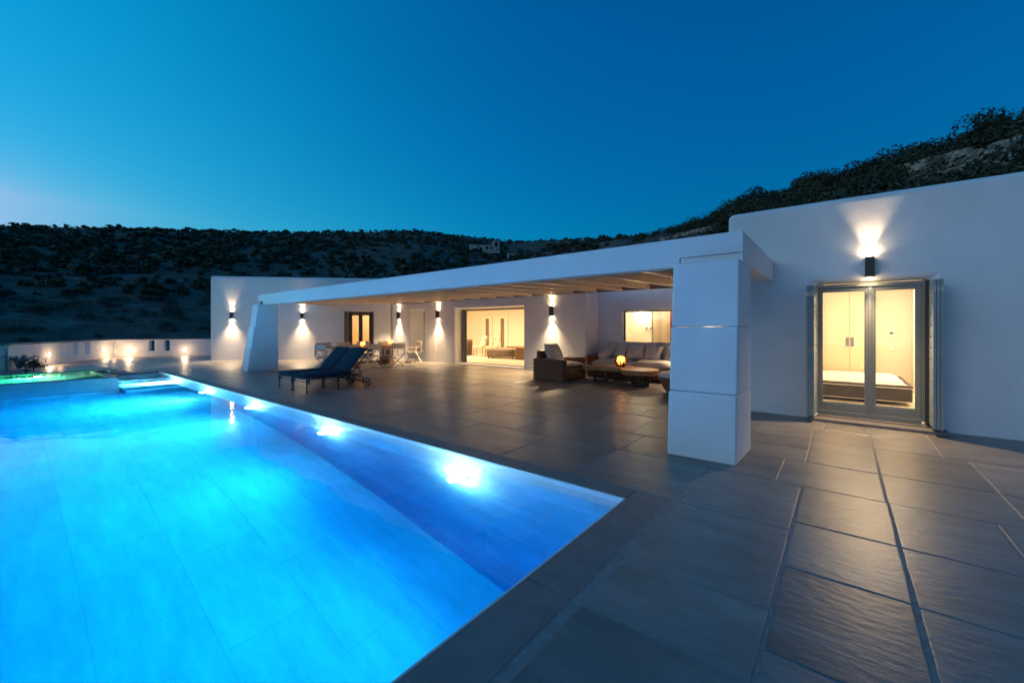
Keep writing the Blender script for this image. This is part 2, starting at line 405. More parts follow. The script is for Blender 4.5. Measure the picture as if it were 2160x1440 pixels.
    sheet(PX1+.30,7,-6,13); sheet(-31,PX1+.30,PY1+.195,13); sheet(-31,PX0-.25,2.3,PY1+.195); sheet(-31,-19.0,-6,2.3)
    o=b.build('mortar_bed',M['mortar']); tag(o,kind='structure')
    # pool coping
    c=MB(); x=PX1+.31
    first=True
    def stone(x0,x1,y0,y1):
        g=.0025; c.box(x0+g,x1-g,y0+g,y1-g,-.045,.001)
    y=PY1+.2; ys=[PY1+.2,1.92,.6,-.7,-2,-3.3,-5]
    for a,b2 in zip(ys,ys[1:]): stone(PX1,PX1+.31,b2,a)
    x=PX1
    while x>PX0+.1:
        w=rnd.uniform(1.1,1.45); x2=max(x-w,PX0-.2); stone(x2,x,PY1,PY1+.2); x=x2
    o=c.build('pool_coping',M['coping'],bevel=.006); tag(o,kind='structure')
    e=MB(); e.box(PX0-.2,PX1-.001,PY1-.018,PY1-.001,-.05,-.003); e.box(PX1-.018,PX1-.001,PY0,PY1-.02,-.05,-.003)
    o=e.build('coping_edge',M['copingedge'],bevel=.006); tag(o,kind='structure')
terrace()

# ================================================================== POOL
WZ=-.12
def pool():
    def zf(x):      # sloping floor, deep at the near end
        pts=[(-17.3,-1.25),(-12,-1.45),(-9,-1.75),(-6,-2.15),(-2.8,-2.45),(-1.43,-2.5)]
        for (a,za),(b,zb) in zip(pts,pts[1:]):
            if x<=b: return za+(zb-za)*(x-a)/(b-a)
        return -2.5
    m=MB(); xs=[PX0,-12,-9,-6,-2.8,PX1]
    for a,b in zip(xs,xs[1:]): m.add([(a,PY0,zf(a)),(b,PY0,zf(b)),(b,PY1,zf(b)),(a,PY1,zf(a))],[(0,1,2,3)])
    f=m.build('pool_floor',M['pooltile']); tag(f,kind='structure'); uv_planar(f,lambda c,n:(c.x,c.y-.48))
    w=MB()
    w.box(PX0-.2,PX1+.2,PY1,PY1+.2,-3,-.048)
    w.box(PX1,PX1+.2,PY0-.2,PY1-.001,-3,-.048)
    w.box(PX0-.2,PX1-.001,PY0-.2,PY0,-3,-.048)
    w.box(PX0-.2,PX0,PY0+.001,PY1-.001,-3,-.048)
    o=w.build('pool_wall',M['pooltile']); tag(o,kind='structure')
    uv_planar(o,lambda c,n:((c.x if abs(n.y)>.5 else c.y)+.37,c.z+.05))
    s=MB()
    s.box(PX0+.001,-16.35,2.12,PY1-.001,-2,-.20); s.box(-16.349,-15.75,2.12,PY1-.001,-2,-.42); s.box(-15.749,-15.15,2.12,PY1-.001,-2,-.68); s.box(-15.149,-14.6,2.12,PY1-.001,-2,-.95)
    o=s.build('pool_steps',M['pooltile'],bevel=.01); tag(o,kind='structure'); uv_planar(o,lambda c,n:(c.x,c.y) if abs(n.z)>.5 else (c.y,c.z))
    wt=MB(); wt.box(PX0-.1,PX1+.1,PY0-.1,PY1+.1,-2.9,WZ)
    o=wt.build('pool_water',water_mat('pool_water',(.0,.84,1.0),1.0)); tag(o,kind='structure')
    # lamps in the long wall
    def lamp(x,y,z,d,k,energy):
        t=thing('pool_lamp',['round pool lamp shining under water nearest the near pool corner','round underwater pool lamp second from the near pool corner','round underwater pool lamp third from the near pool corner','round underwater pool lamp in front of the sun loungers','round underwater pool lamp beside the pool steps'][k],'pool lamp',(x,y,z),0,'underwater lamps in the long pool wall')
        Mx=Matrix.Rotation(R(90),4,'X')
        r=MB(); r.lathe([(.13,0),(.13,.010),(.105,.014),(.10,.006)],24,M=Mx); r.build('rim',M['white'],t,smooth=True)
        g=MB(); g.lathe([(.085,.004),(.098,.02),(.092,.05),(.06,.08),(.0,.092)],24,M=Mx); g.build('lens',M['lamppool'],t,smooth=True)
        add_light('pool_spot','SPOT',(0,-.10,0),energy,(.5,.82,1),t,.05,spot=R(164),blend=1,target=(0,-.10-1,-.02))
        if k: add_light('pool_floor_spot','SPOT',(0,-.10,0),energy*(.22,.05,.15,.34,.22)[k],(.6,.9,1),t,.03,spot=R(40),blend=.6,target=(0,-.10-[0,.62,.50,.5,.4][k],-1))
        add_light('pool_glow','POINT',(0,-.13,0),energy*.04,(.6,.88,1),t,.06)
    for k,x in enumerate([-3.43,-6.42,-9.46,-12.46,-15.46]): lamp(x,PY1-.001,-.52,(0,-1,0),k,POOL_E*(1,1,1.05,1.5,1.6)[k])
POOL_E=440
pool()

def spa():
    t=thing('spa_pool','raised green lit spa pool with dark rim beside the blue pool','spa pool',(0,0,0))
    x1,x0,y1,y0,zt=-15.45,-18.75,2.10,-5.0,.10
    b=MB(); b.box(x1-.16,x1,y0,y1,-2,zt-.02); b.box(x0,x1-.161,y1-.16,y1,-2,zt-.02); b.box(x0,x0+.16,y0,y1-.161,-2,zt-.02)
    b.box(x0+.161,x1-.161,y0,y1-.161,-2,-.75)
    o=b.build('basin',M['spatile'],t,bevel=.01)
    k=MB(); k.box(x1+.001,x1+.010,y0,y1,-1.9,zt-.021); k.box(x0,x1,y1+.001,y1+.010,-1.9,zt-.021); k.build('cladding',M['spawall'],t)
    r=MB(); r.box(x1-.2,x1+.012,y0,y1+.012,zt-.019,zt); r.box(x0,x1-.201,y1-.2,y1+.012,zt-.019,zt); r.box(x0-.012,x0+.2,y0,y1-.201,zt-.019,zt)
    r.build('rim',M['darktile'],t,bevel=.006)
    s=MB(); s.box(x0+.17,x1-.17,1.2,1.93,-.74,-.35); s.box(x0+.17,x0+.9,y0,1.19,-.74,-.3); s.box(x1-.95,x1-.17,1.35,1.92,-.349,-.12)
    s.build('bench',M['spatile'],t,bevel=.01)
    w=MB(); w.box(x0+.1,x1-.1,y0+.1,y1-.1,-.8,zt-.025); w.build('water',water_mat('spa_water',(.03,.9,.70),1.3,bump=.0015),t)
    Mx=Matrix.Rotation(R(90),4,'Y')
    l=thing('spa_lamp','bright round lamp under the green spa water','pool lamp',(x0+.92,.75,-.18))
    g=MB(); g.lathe([(.08,0),(.08,.02),(.04,.035),(0,.04)],20,M=Mx); g.build('lens',M['lamppool'],l,smooth=True)
    r=MB(); r.lathe([(.1,-.012),(.1,.010),(.082,.014)],20,M=Mx); r.build('rim',M['steel'],l,smooth=True)
    add_light('spa_spot','SPOT',(.12,0,0),100,(.35,1,.7),l,.05,spot=R(165),blend=.5,target=(1.1,0,-.35))
    add_light('spa_glow','POINT',(.75,-.2,.0),40,(.35,1,.7),l,.04)
    lid=MB(); lid.box(-18.5,-17.5,1.93,2.35,.105,.14); pass
    tag(lid.build('cover_slab',M['coping'],None,bevel=.01),'pale flat cover slab lying on the far corner of the spa rim','slab')
    q=thing('faucet','small dark faucet on the far spa edge','faucet',(-18.62,.55,.10))
    f=MB(); f.tube([(0,0,0),(0,0,.16),(.05,0,.22),(.14,0,.2)],.022); f.build('spout',M['iron'],q,smooth=True)
    f=MB(); f.tube([(0,-.09,.1),(0,.09,.1)],.018); f.build('handle',M['iron'],q,smooth=True)
spa()

# ================================================================== HOUSE
house=thing('house','low white plastered villa with flat roofs and warm lit rooms','house',(0,0,0))
HZ=3.45
def pt(u_y): return u_y
A1,C1=(-21.557,5.845),(-16.30,11.45)
WDIR=(Vector(C1)-Vector(A1)).normalized(); WN=Vector((WDIR.y,-WDIR.x))     # WN points out to the terrace
def on_w1(s): return Vector(A1)+WDIR*s
def room(x0,x1,y0,y1,z1,name,z0=.02,front=False,mat_=None,t=.1):
    m=MB()
    m.box(x0-t,x0,y0,y1,z0-.1,z1); m.box(x1,x1+t,y0,y1,z0-.1,z1); m.box(x0-t,x1+t,y1,y1+t,z0-.1,z1)
    m.box(x0-t,x1+t,y0,y1+t,z1+.001,z1+.1)
    o=m.build(name,mat_ or M['room'],house)
    f=MB(); f.box(x0,x1,y0,y1,z0-.12,z0); f.build('room_floor',M['roomfloor'],house)
    return o
def build_house():
    # angled left wing with its door
    L=(Vector(C1)-Vector(A1)).length
    s0,s1=5.76,6.83        # door in the angled wall
    gridwall('exterior_wall',A1,C1,.45,-.2,3.70,[(s0,s1,.02,2.17)],M['plaster'],house,bevel=.09,extra_x=(1.2,2.4,3.6,4.8),extra_z=(.8,1.6,2.4,3.1))
    gridwall('exterior_wall',(-16.29,11.46),(-13.2,11.46),.87,-.2,HZ,[(1.32,2.31,.02,2.20)],M['plaster'],house,bevel=.05)
    gridwall('exterior_wall',(-13.199,11.452),(-6.15,11.34),.42,-.2,HZ,[(1.13,4.62,.03,2.19)],M['plaster'],house,bevel=.05)
    gridwall('exterior_wall',(-6.151,11.45),(-6.151,12.56),.35,-.2,HZ-.01,[],M['plaster'],house,bevel=.0)
    gridwall('exterior_wall',(-6.15,12.2),(-1.60,12.2),.35,-.2,HZ-.02,[(.80,2.76,.945,1.96)],M['plaster'],house,bevel=.03)
    # right block, with the french doors
    gridwall('exterior_wall',(-1.59,8.165),(6.5,8.225),.36,-.2,HZ+.01,[(1.27,2.575,.06,2.135)],M['plaster'],house,bevel=.10,extra_x=(.5,3.5,4.5,5.5),extra_z=(.6,1.2,2.8))
    gridwall('exterior_wall',(-1.585,12.19),(-1.585,8.53),.34,-.2,HZ-.005,[],M['plaster'],house,bevel=.04)
    # roofs
    r=MB(); r.box(-1.2,6.5,8.54,15,2.95,3.2); r.box(-13.1,-6.2,11.88,18,2.95,3.2); r.box(-6.0,-1.3,12.56,18,2.95,3.19)
    r.prism([tuple(on_w1(.05)-WN*.46),tuple(on_w1(7.55)-WN*.46),(-16.28,12.36),(-13.2,12.36),(-13.2,17.99),(-23.9,17.99),(-23.9,9.1)],2.95,3.2)
    r.build('roof',M['plaster'],house)
    e=MB(); e.box(6.2,6.5,8.6,15,-.2,3.44); e.box(-24,6.5,18.0,18.3,-.2,3.44); e.box(-24.3,-24,9,18,-.2,3.2); e.prism([(-21.4,6.4),(-21.9,6.6),(-24.2,9.1),(-23.8,9.2)],-.2,3.6)
    e.build('exterior_wall',M['plaster'],house)
    # rooms
    room(-1.2,3.4,8.53,12.35,2.5,'bedroom_walls',z0=.07)
    room(-17.4,-7.0,11.9,17.4,2.62,'living_room_walls',z0=.03) if False else None
    m=MB()      # living room shell (opening seen from the terrace)
    m.box(-17.6,-17.5,12.5,17.5,-.1,2.6); m.box(-17.6,-11.0,17.5,17.6,-.1,2.6); m.box(-12.65,-12.45,17.2,17.499,-.1,2.6); m.box(-11.0,-7.0,17.1,17.6,-.1,2.6); m.box(-7.0,-6.9,11.8,17.6,-.1,2.6)
    m.box(-17.6,-6.9,12.36,17.6,2.601,2.7); m.box(-13.19,-6.9,11.88,12.359,2.601,2.7); m.box(-17.5,-14.95,12.36,12.45,-.1,2.6); m.box(-13.97,-13.3,12.36,12.45,-.1,2.6); m.box(-14.95,-13.97,12.36,12.45,-.1,.35); m.box(-14.95,-13.97,12.36,12.45,2.2,2.6); m.box(-13.3,-13.2,11.9,12.45,-.1,2.6)
    m.build('living_room_walls',M['room'],house)
    f=MB(); f.box(-17.5,-7.0,12.451,17.5,-.1,.035); f.box(-13.19,-7.0,11.88,12.45,-.1,.035); f.build('room_floor',M['roomfloor'],house)
    room(-5.95,-1.98,12.56,13.9,2.5,'bathroom_walls',z0=.07)
    # room behind the angled wing
    a=on_w1(4.9)-WN*.46; b=on_w1(7.3)-WN*.46; c=b-WN*2.4; d=a-WN*2.4
    rw=MB(); 
    rw.prism([tuple(c),tuple(d),tuple(d-WN*.1),tuple(c-WN*.1)],-.1,2.6); rw.prism([tuple(a),tuple(d),tuple(d-WDIR*.1),tuple(a-WDIR*.1)],-.1,2.6)
    rw.prism([tuple(b),tuple(c),tuple(c+WDIR*.1),tuple(b+WDIR*.1)],-.1,2.6); rw.prism([tuple(a),tuple(b),tuple(c),tuple(d)],2.601,2.7)
    rw.build('hall_walls',mat('ochre_paint',(.78,.62,.38),.8,.2),house)
    rf=MB(); rf.prism([tuple(a),tuple(b),tuple(c),tuple(d)],-.1,.02); rf.build('room_floor',M['roomfloor'],house)
build_house()

# ---- french doors of the right block
def leaf(parent,x0,x1,z0,z1,y,st=.085,bot=.16,pane=True,handle=0,m='frame',d=.05):
    l=MB(); l.box(x0,x0+st,y,y+d,z0,z1); l.box(x1-st,x1,y,y+d,z0,z1); l.box(x0+st,x1-st,y+.001,y+d-.001,z0,z0+bot); l.box(x0+st,x1-st,y+.001,y+d-.001,z1-st,z1)
    b=MB(); g=.014
    b.box(x0+st,x0+st+g,y+.008,y+d-.008,z0+bot,z1-st); b.box(x1-st-g,x1-st,y+.008,y+d-.008,z0+bot,z1-st)
    b.box(x0+st+g,x1-st-g,y+.008,y+d-.008,z0+bot,z0+bot+g); b.box(x0+st+g,x1-st-g,y+.008,y+d-.008,z1-st-g,z1-st)
    o=l.build('door_leaf',M[m],parent,bevel=.004)
    b.build('glazing_bead',M[m],o)
    if pane:
        p=MB(); p.box(x0+st+.002,x1-st-.002,y+d/2-.004,y+d/2+.004,z0+bot+.002,z1-st-.002); p.build('glass_pane',M['glass'],o)
    if handle:
        h=MB(); hx=x1-.04 if handle>0 else x0+.04; h.box(hx-.012,hx+.012,y-.012,y,z0+.92,z0+1.1); h.tube([(hx,y-.012,z0+1.04),(hx,y-.045,z0+1.04),(hx-.1*handle,y-.05,z0+1.04)],.009,6); h.build('handle',M['steel'],o)
    return o
def french():
    y=8.26
    f=MB(); x0,x1,z0,z1=-.335,.93,.105,2.118
    f.box(x0,x0+.035,y-.03,y+.06,z0,z1); f.box(x1-.035,x1,y-.03,y+.06,z0,z1); f.box(x0+.035,x1-.035,y-.03,y+.06,z1-.05,z1); f.box(x0+.035,x1-.035,y-.02,y+.06,z0-.04,z0+.03)
    fr=f.build('door_frame',M['frame'],house,bevel=.004)
    xm=.338
    leaf(fr,x0+.038,xm-.002,z0+.035,z1-.053,y-.005,st=.05,bot=.12)
    leaf(fr,xm+.002,x1-.038,z0+.035,z1-.053,y-.005,st=.05,bot=.12)
    a=MB(); a.box(xm-.02,xm+.02,y-.022,y-.006,z0+.04,z1-.056); a.build('astragal',M['frame'],fr,bevel=.004)
    s=MB(); s.box(x1+.004,x1+.03,y-.12,y+.1,.07,2.11); s.build('shutter_jamb',M['bronze'],fr); s=MB(); s.box(x0-.03,x0-.004,y-.12,y+.1,.07,2.11); s.build('shutter_jamb',M['bronze'],fr)
    d=MB(); d.box(-.42,1.13,7.90,8.164,.0,.045); d.box(-.31,.975,8.165,8.51,.0,.062); d.build('door_step',M['coping'],house,bevel=.008)
    # folded shutters: three hinged leaves each, standing out from the wall
    for (hx,sg,rz) in ((.955,1,-1.0),(-.30,-1,-3.0)):
        sh=thing('shutter',None,None,(hx,8.18,0),R(rz)); sh.parent=house
        for k in range(3):
            xx=sg*(.002+k*.034); w=.43
            p=MB(); xa,xb=sorted((xx,xx+sg*.030))
            p.box(xa,xb,-w,-w+.05,.10,2.085); p.box(xa,xb,-.05,0,.10,2.085)
            n=13
            for i in range(n):
                za=.10+i*(1.985/n)
                p.box(xa+.003,xb-.003,-w+.05,-.05,za+.006,za+1.985/n-.004)
                p.box(xa+.0005,xb-.0005,-w+.0502,-.0502,za-.004,za+.0055) if False else None
            o=p.build('shutter_leaf',M['shutter'],sh,bevel=.002)
        for z in (.32,1.08,1.92):
            h=MB(); h.box(min(sg*.004,sg*.1),max(sg*.004,sg*.1),-.436,-.4305,z,z+.07)
            h.tube([(sg*.033,-.438,z),(sg*.033,-.438,z+.07)],.006,6); h.tube([(sg*.067,-.438,z),(sg*.067,-.438,z+.07)],.006,6)
            h.build('hinge',M['steel'],sh)
french()
# ---- sliding door frame of the living room
def living_frame():
    f=MB(); y=11.80
    f.box(-12.12,-12.06,y,y+.1,.03,2.17); f.box(-12.03,-11.98,y+.02,y+.12,.03,2.17); f.box(-11.95,-11.9,y+.04,y+.14,.03,2.17)
    f.box(-12.06,-8.62,y,y+.12,2.10,2.17)
    f.box(-12.06,-8.62,y,y+.1,.02,.05)
    f.build('sliding_door_frame',M['frame'],house)
    g=MB(); g.box(-11.90,-11.84,y+.05,y+.1,.05,2.10); g.build('sliding_door_leaf',M['frame_dark'],house)
    # deep slot window
    w=MB(); w.box(-14.93,-14.84,12.22,12.30,.36,2.19); w.box(-14.84,-14.02,12.22,12.30,2.12,2.19); w.box(-14.05,-13.99,12.22,12.30,.36,2.19); w.box(-14.84,-14.05,12.22,12.30,.36,.42)
    o=w.build('window',M['frame'],house); p=MB(); p.box(-14.84,-14.05,12.255,12.263,.42,2.12); p.build('glass_pane',M['glass'],o)
    b=MB(); b.box(-14.96,-13.985,11.75,12.32,-.05,.355); b.box(-14.96,-13.985,11.45,11.749,-.05,.06); b.build('window_bench',M['plaster'],house,bevel=.02)
    # wide bathroom window
    w=MB(); y=12.34; x0,x1,z0,z1=-5.345,-3.392,.95,1.955
    w.box(x0,x0+.035,y,y+.05,z0,z1); w.box(x1-.035,x1,y,y+.05,z0,z1); w.box(x0+.035,x1-.035,y,y+.05,z0,z0+.035); w.box(x0+.035,x1-.035,y,y+.05,z1-.035,z1)
    o=w.build('window',M['frame_dark'],house); p=MB(); p.box(x0+.035,x1-.035,y+.02,y+.028,z0+.035,z1-.035); p.build('glass_pane',M['glass'],o)
    # door of the angled wing
    ang=math.atan2(WDIR.y,WDIR.x); o=thing('terrace_door',None,None,(*on_w1(5.76),0),ang); o.parent=house
    f=MB(); f.box(.005,.075,.06,.14,.03,2.16); f.box(.995,1.065,.06,.14,.03,2.16); f.box(.075,.995,.06,.14,2.08,2.16); f.box(.075,.995,.06,.14,.02,.06)
    f.build('door_frame',M['frame_dark'],o)
    leaf(o,.078,.534,.06,2.078,.075,st=.07,bot=.14,handle=1,m='frame_dark'); leaf(o,.537,.993,.06,2.078,.075,st=.07,bot=.14,m='frame_dark')
    sh=MB()
    for i in range(14): sh.box(-.045,-.008,-.42,-.03,.05+i*.15,.05+i*.15+.142)
    sh.box(-.05,-.004,-.45,-.42,.04,2.16); sh.box(-.05,-.004,-.03,0,.04,2.16)
    sh.build('shutter',M['frame_dark'],o)
    sh=MB(); sh.box(1.07,1.12,-.06,0,.04,2.16); sh.build('shutter',M['frame_dark'],o)
living_frame()

# ---- room lamps (recessed ceiling downlights that are lit, one of them added as fill) and things inside
def downlight(x,y,z,e,label,area,col=(1,.71,.42)):
    t=thing('ceiling_light',label,'ceiling light',(x,y,z))
    m=MB(); m.lathe([(.09,0),(.09,-.012),(.07,-.015)],20); m.build('trim',M['white'],t)
    m=MB(); m.lathe([(.07,-.014),(.0,-.018)],20); m.build('bulb',M['lampwarm'],t)
    add_light('room_light','AREA',(0,0,-.05),e,col,t,area=area,rot=(0,0,0))
RE=260
downlight(.9,10.6,2.5,RE*.13,'recessed warm ceiling light over the bed',(2.4,1.6))
downlight(2.1,11.6,2.5,RE*.10,'warm fill light added to brighten the right bedroom wall',(.8,.8))  # extra lamp added only to brighten this end of the bedroom
downlight(-10.2,14.4,2.6,RE*.32,'recessed warm ceiling light of the living room',(4,3))
downlight(-4.1,13.2,2.5,RE*.09,'recessed warm ceiling light of the bathroom',(2.4,.9))
_h=on_w1(6.2)-WN*1.7
downlight(_h.x,_h.y,2.6,RE*.07,'recessed warm ceiling light of the hall behind the angled wall',(1,1))
downlight(-14.7,14.2,2.6,RE*.30,'recessed warm ceiling light behind the slot window',(1.5,1.5))
def bedroom():
    t=thing('bed','low bed with dark upholstered base and pale mattress','bed',(-.15,10.95,.07))
    b=MB(); b.box(-1.0,1.12,-1.0,.95,.06,.30); b.build('base',M['bedbase'],t,bevel=.03)
    m=MB(); m.box(-1.0,1.13,-1.005,.95,.31,.345); m.build('mattress_border',M['bedbase'],t,bevel=.012)
    p=MB(); p.tube([(-1,-1.012,.305),(1.13,-1.012,.305),(1.14,.95,.305)],.008,6); p.tube([(-1,-1.008,.065),(1.125,-1.008,.065)],.008,6); p.build('piping',M['white'],t)
    m=MB()
    n=22; xs=[-1+2.05*i/n for i in range(n+1)]; ys=[-.93+1.86*j/16 for j in range(17)]
    vs=[(x+.03*noise.noise((x*2,y*3,4)),y+.02*noise.noise((x*3,y*2,8)),.40+.02*noise.noise((x*3.2,y*3.2,0))-(.05 if j in(0,16) or i in(0,n) else 0)) for j,y in enumerate(ys) for i,x in enumerate(xs)]
    fs=[(j*(n+1)+i,j*(n+1)+i+1,(j+1)*(n+1)+i+1,(j+1)*(n+1)+i) for j in range(16) for i in range(n)]
    m.add(vs,fs); m.build('mattress',M['mattress'],t,smooth=True)
    w=thing('wardrobe','tall built in cream wardrobe with flat doors behind the bed','wardrobe',(-.75,12.05,.07))
    c=MB(); c.box(-.44,1.34,.03,.29,0,2.25); c.build('carcass',M['wardrobe'],w)
    for i in range(4):
        d=MB(); d.box(-.44+i*.446,-.44+i*.446+.44,.005,.029,.05,2.2); o=d.build('door',M['wardrobe'],w,bevel=.003)
        hx=-.44+i*.446+(.40 if i%2==0 else .04); h=MB(); h.box(hx-.03,hx+.03,-.004,.0045,.95,1.15); h.build('handle',M['steel'],o)
    th=thing('thermostat','small white thermostat on the cream bedroom wall','thermostat',(.86,12.345,1.30))
    m=MB(); m.box(-.05,.05,-.02,0,-.05,.05); m.build('case',M['white'],th,bevel=.004); m=MB(); m.box(-.03,.03,-.023,-.0205,0,.035); m.build('screen',M['void'],th)
    sw=MB(); sw.box(.81,.91,12.33,12.349,.93,1.03); tag(sw.build('light_switch',M['white'],None,bevel=.004),'small white light switch below the thermostat','switch')
    d=MB(); d.box(1.18,1.24,12.0,12.349,.07,2.25); d.box(1.24,3.39,12.0,12.06,2.2,2.49); d.build('door_casing',M['white'],house)
bedroom()

# ================================================================== PERGOLA AND PILLARS
def pillar(base,toph,top,label,steps=3,lean=.0):
    """battered pillar of three courses, each stepping back a little; base/top = FL,FR,BR,BL"""
    t=thing('pillar',label,'pillar',(base[0][0],base[0][1],0),0,'white pillars of the pergola')
    o=Vector((base[0][0],base[0][1],0))
    m=MB(); 
    for k in range(steps):
        z0=toph*k/steps; z1=toph*(k+1)/steps
        def at(f,push):
            r=[]
            for i in range(4):
                b=Vector(base[i]); q=Vector(top[i]); p=b+(q-b)*f
                if i<2: p=p+(Vector(base[i])-Vector(base[3-i])).normalized()*push
                r.append(p)
            return r
        a=at(k/steps,.004 if k else .0); b=at((k+1)/steps,.034)
        vs=[(p.x-o.x,p.y-o.y,z0+(.004 if k else 0)) for p in a]+[(p.x-o.x,p.y-o.y,z1) for p in b]
        mm=MB(); mm.add(vs,[(3,2,1,0),(4,5,6,7),(0,1,5,4),(1,2,6,5),(2,3,7,6),(3,0,4,7)])
        mm.build('pillar_block',M['plaster'],t,bevel=.02,seg=3)
    return t
pillar([(-1.559,4.79),(-.858,4.81),(-.834,5.568),(-1.545,5.56)],2.183,[(-1.53,4.95),(-.846,4.96),(-.836,5.55),(-1.53,5.55)],'big white stepped pillar standing nearest, right of the wicker sofa')
pillar([(-15.66,5.12),(-15.10,5.11),(-14.84,5.96),(-15.40,5.96)],2.205,[(-15.47,5.43),(-14.99,5.42),(-14.83,5.94),(-15.32,5.94)],'white stepped pillar standing beyond the two sun loungers')
def pergola():
    t=thing('pergola','white flat pergola with deep front beam and cream rafters over the terrace','pergola',(0,0,0))
    FY=lambda x: 5.2+(x+.86)*(-.32/14.5)
    x0,x1=-15.36,-.86; zb,zt=2.19,2.53
    # front beam with a shallow notch over each pillar
    prof=[(x0,zb+.13),(-14.92,zb+.13),(-14.92,zb),(-1.545,zb),(-1.545,zb+.105),(x1-.012,zb+.105),(x1-.012,zb),(x1,zb),(x1,zt),(x0,zt)]
    m=MB(); n=len(prof)
    m.add([(x,FY(x),z) for x,z in prof]+[(x,FY(x)+.2,z) for x,z in prof],
          [tuple(range(n)),tuple(reversed(range(n,2*n)))]+[(i,n+i,n+(i+1)%n,(i+1)%n) for i in range(n)])
    m.build('front_beam',M['fascia'],t)
    b=MB(); b.box(-1.54,x1-.014,FY(-1.2)+.022,FY(-1.2)+.19,2.188,zb+.100); b.build('bearing_block',M['fascia'],t,bevel=.003)
    b=MB(); b.box(-15.34,-14.925,FY(-15)+.05,FY(-15)+.19,2.207,zb+.125); b.build('bearing_block',M['deckboard'],t)  # shade of the notch put into the colour: dark deck tone on this block
    # end beam to the right block
    m=MB(); m.add([(x1-.19,5.405,zb),(x1,5.203,zb),(x1,5.203,zt),(x1-.19,5.405,zt),(-1.085,8.16,2.215),(-.895,8.16,2.215),(-.895,8.16,2.555),(-1.085,8.16,2.555)],
      [(0,1,2,3),(7,6,5,4),(0,4,5,1),(1,5,6,2),(2,6,7,3),(3,7,4,0)])
    m.build('end_beam',M['fascia'],t)
    # left end beam, square to the angled wing
    Lp=Vector((-15.3,FY(-15.3)+.21)); e=on_w1(4.72)+WN*.005
    d=(e-Lp).normalized()
    zr=lambda y: 2.335+(y-5.4)*(.165/5.9)
    m=MB(); m.bar((Lp.x,Lp.y,zr(5.4)+.10),(e.x,e.y,zr(9.3)+.10),.12,.2); m.build('end_beam',M['soffit'],t)
    x=-1.78; k=0
    while x>-18.4:
        y0=FY(x)+.215
        if x<-15.2:
            s=(x-Lp.x)/(e.x-Lp.x); y0=Lp.y+(e.y-Lp.y)*s+.1
        y1=11.27
        if x<-15.9:
            s=(x-A1[0])/(C1[0]-A1[0]); y1=A1[1]+(C1[1]-A1[1])*s-.1
        if y1-y0>.3:
            r=MB(); r.bar((x,y0,zr(y0)+.085),(x,y1,zr(y1)+.085),.085,.17); r.build('rafter',M['soffit'],t,bevel=.004,seg=1)
        x-=.8
    # ledger along the wall, roof deck on the rafters
    l=MB(); l.box(-6.1,-1.64,11.28,11.34,2.5,2.74); l.box(-13.19,-6.16,11.28,11.335,2.5,2.74); l.box(-16.2,-13.2,11.28,11.45,2.5,2.74); l.build('ledger',M['deckboard'],t)
    dk=MB()
    def dz(y): return zr(y)+.172
    P_=[(-1.085,FY(-1.1)+.22),(-1.09,8.14),(-1.62,8.14),(-1.62,11.275),(-16.2,11.275),(-18.25,9.25),(-15.25,FY(-15.2)+.24)]
    n=len(P_); dk.add([(x,y,dz(y)) for x,y in P_]+[(x,y,dz(y)+.028) for x,y in P_],[tuple(reversed(range(n))),tuple(range(n,2*n))]+[(i,(i+1)%n,n+(i+1)%n,n+i) for i in range(n)])
    dk.build('roof_deck',M['deckboard'],t)
pergola()

# ================================================================== WALL LAMPS
def wall_lamp(p,nrm,zc,label,e,w=.09,dp=.125,hh=.30,hang=R(58),spill=.006,wash=8.0):
    ang=math.atan2(nrm[1],nrm[0])+math.pi/2       # local -Y points away from the wall
    t=thing('wall_lamp',label,'wall lamp',(p[0],p[1],zc),ang,'up and down wall lamps of the villa')
    b=MB(); W=w/2; H=hh/2; g=.006
    b.box(-W,W,-dp,-dp+g,-H,H); b.box(-W,W,-g-.002,-.002,-H,H); b.box(-W,-W+g,-dp+g,-g-.002,-H,H); b.box(W-g,W,-dp+g,-g-.002,-H,H); b.box(-W+g,W-g,-dp+g,-g-.002,-.02,.02)
    b.build('housing',M['bronze'],t)
    for s in (1,-1):
        g2=MB(); g2.box(-W+.012,W-.012,-dp+.012,-.016,min(s*(H-.03),s*(H-.022)),max(s*(H-.03),s*(H-.022))); g2.build('lamp_lens',M['lampwarm'],t)
        add_light('lamp_beam','SPOT',(0,-dp*.66,s*(H-.012)),e,WARM,t,.016,spot=hang,blend=.85,rot=(0 if s<0 else math.pi,0,0))
        if s<0: add_light('lamp_wash','SPOT',(0,-dp*.75,-H-.005),e*wash,WARM,t,.03,spot=R(104),blend=1,target=(0,-dp*.75-1,-H-2.0))
        add_light('lamp_spill','POINT',(0,-dp*.5,s*(H+.03)),e*spill,WARM,t,.03)
    return t
LE=26
wall_lamp((.327,8.175),(0,-1),2.345,'bronze wall lamp mounted over the right french doors',LE,w=.105,spill=.014,wash=3.3)
wall_lamp((-2.75,12.2),(0,-1),1.98,'bronze wall lamp on the recessed wall, mostly hidden by the big pillar',LE)
wall_lamp((-7.386,11.352),(0,-1),1.975,'bronze wall lamp on the wall behind the wicker armchair',LE)
wall_lamp((-13.05,11.452),(0,-1),1.985,'bronze wall lamp between the slot window and the living room opening',LE)
wall_lamp((-15.72,11.46),(0,-1),1.98,'bronze wall lamp left of the slot window',LE)
q=on_w1(3.80); wall_lamp((q.x,q.y),WN,1.96,'bronze wall lamp on the angled wall, left of the dark framed door',LE)
q=on_w1(.89); wall_lamp((q.x,q.y),WN,1.975,'bronze wall lamp at the far left end of the angled wall',LE)

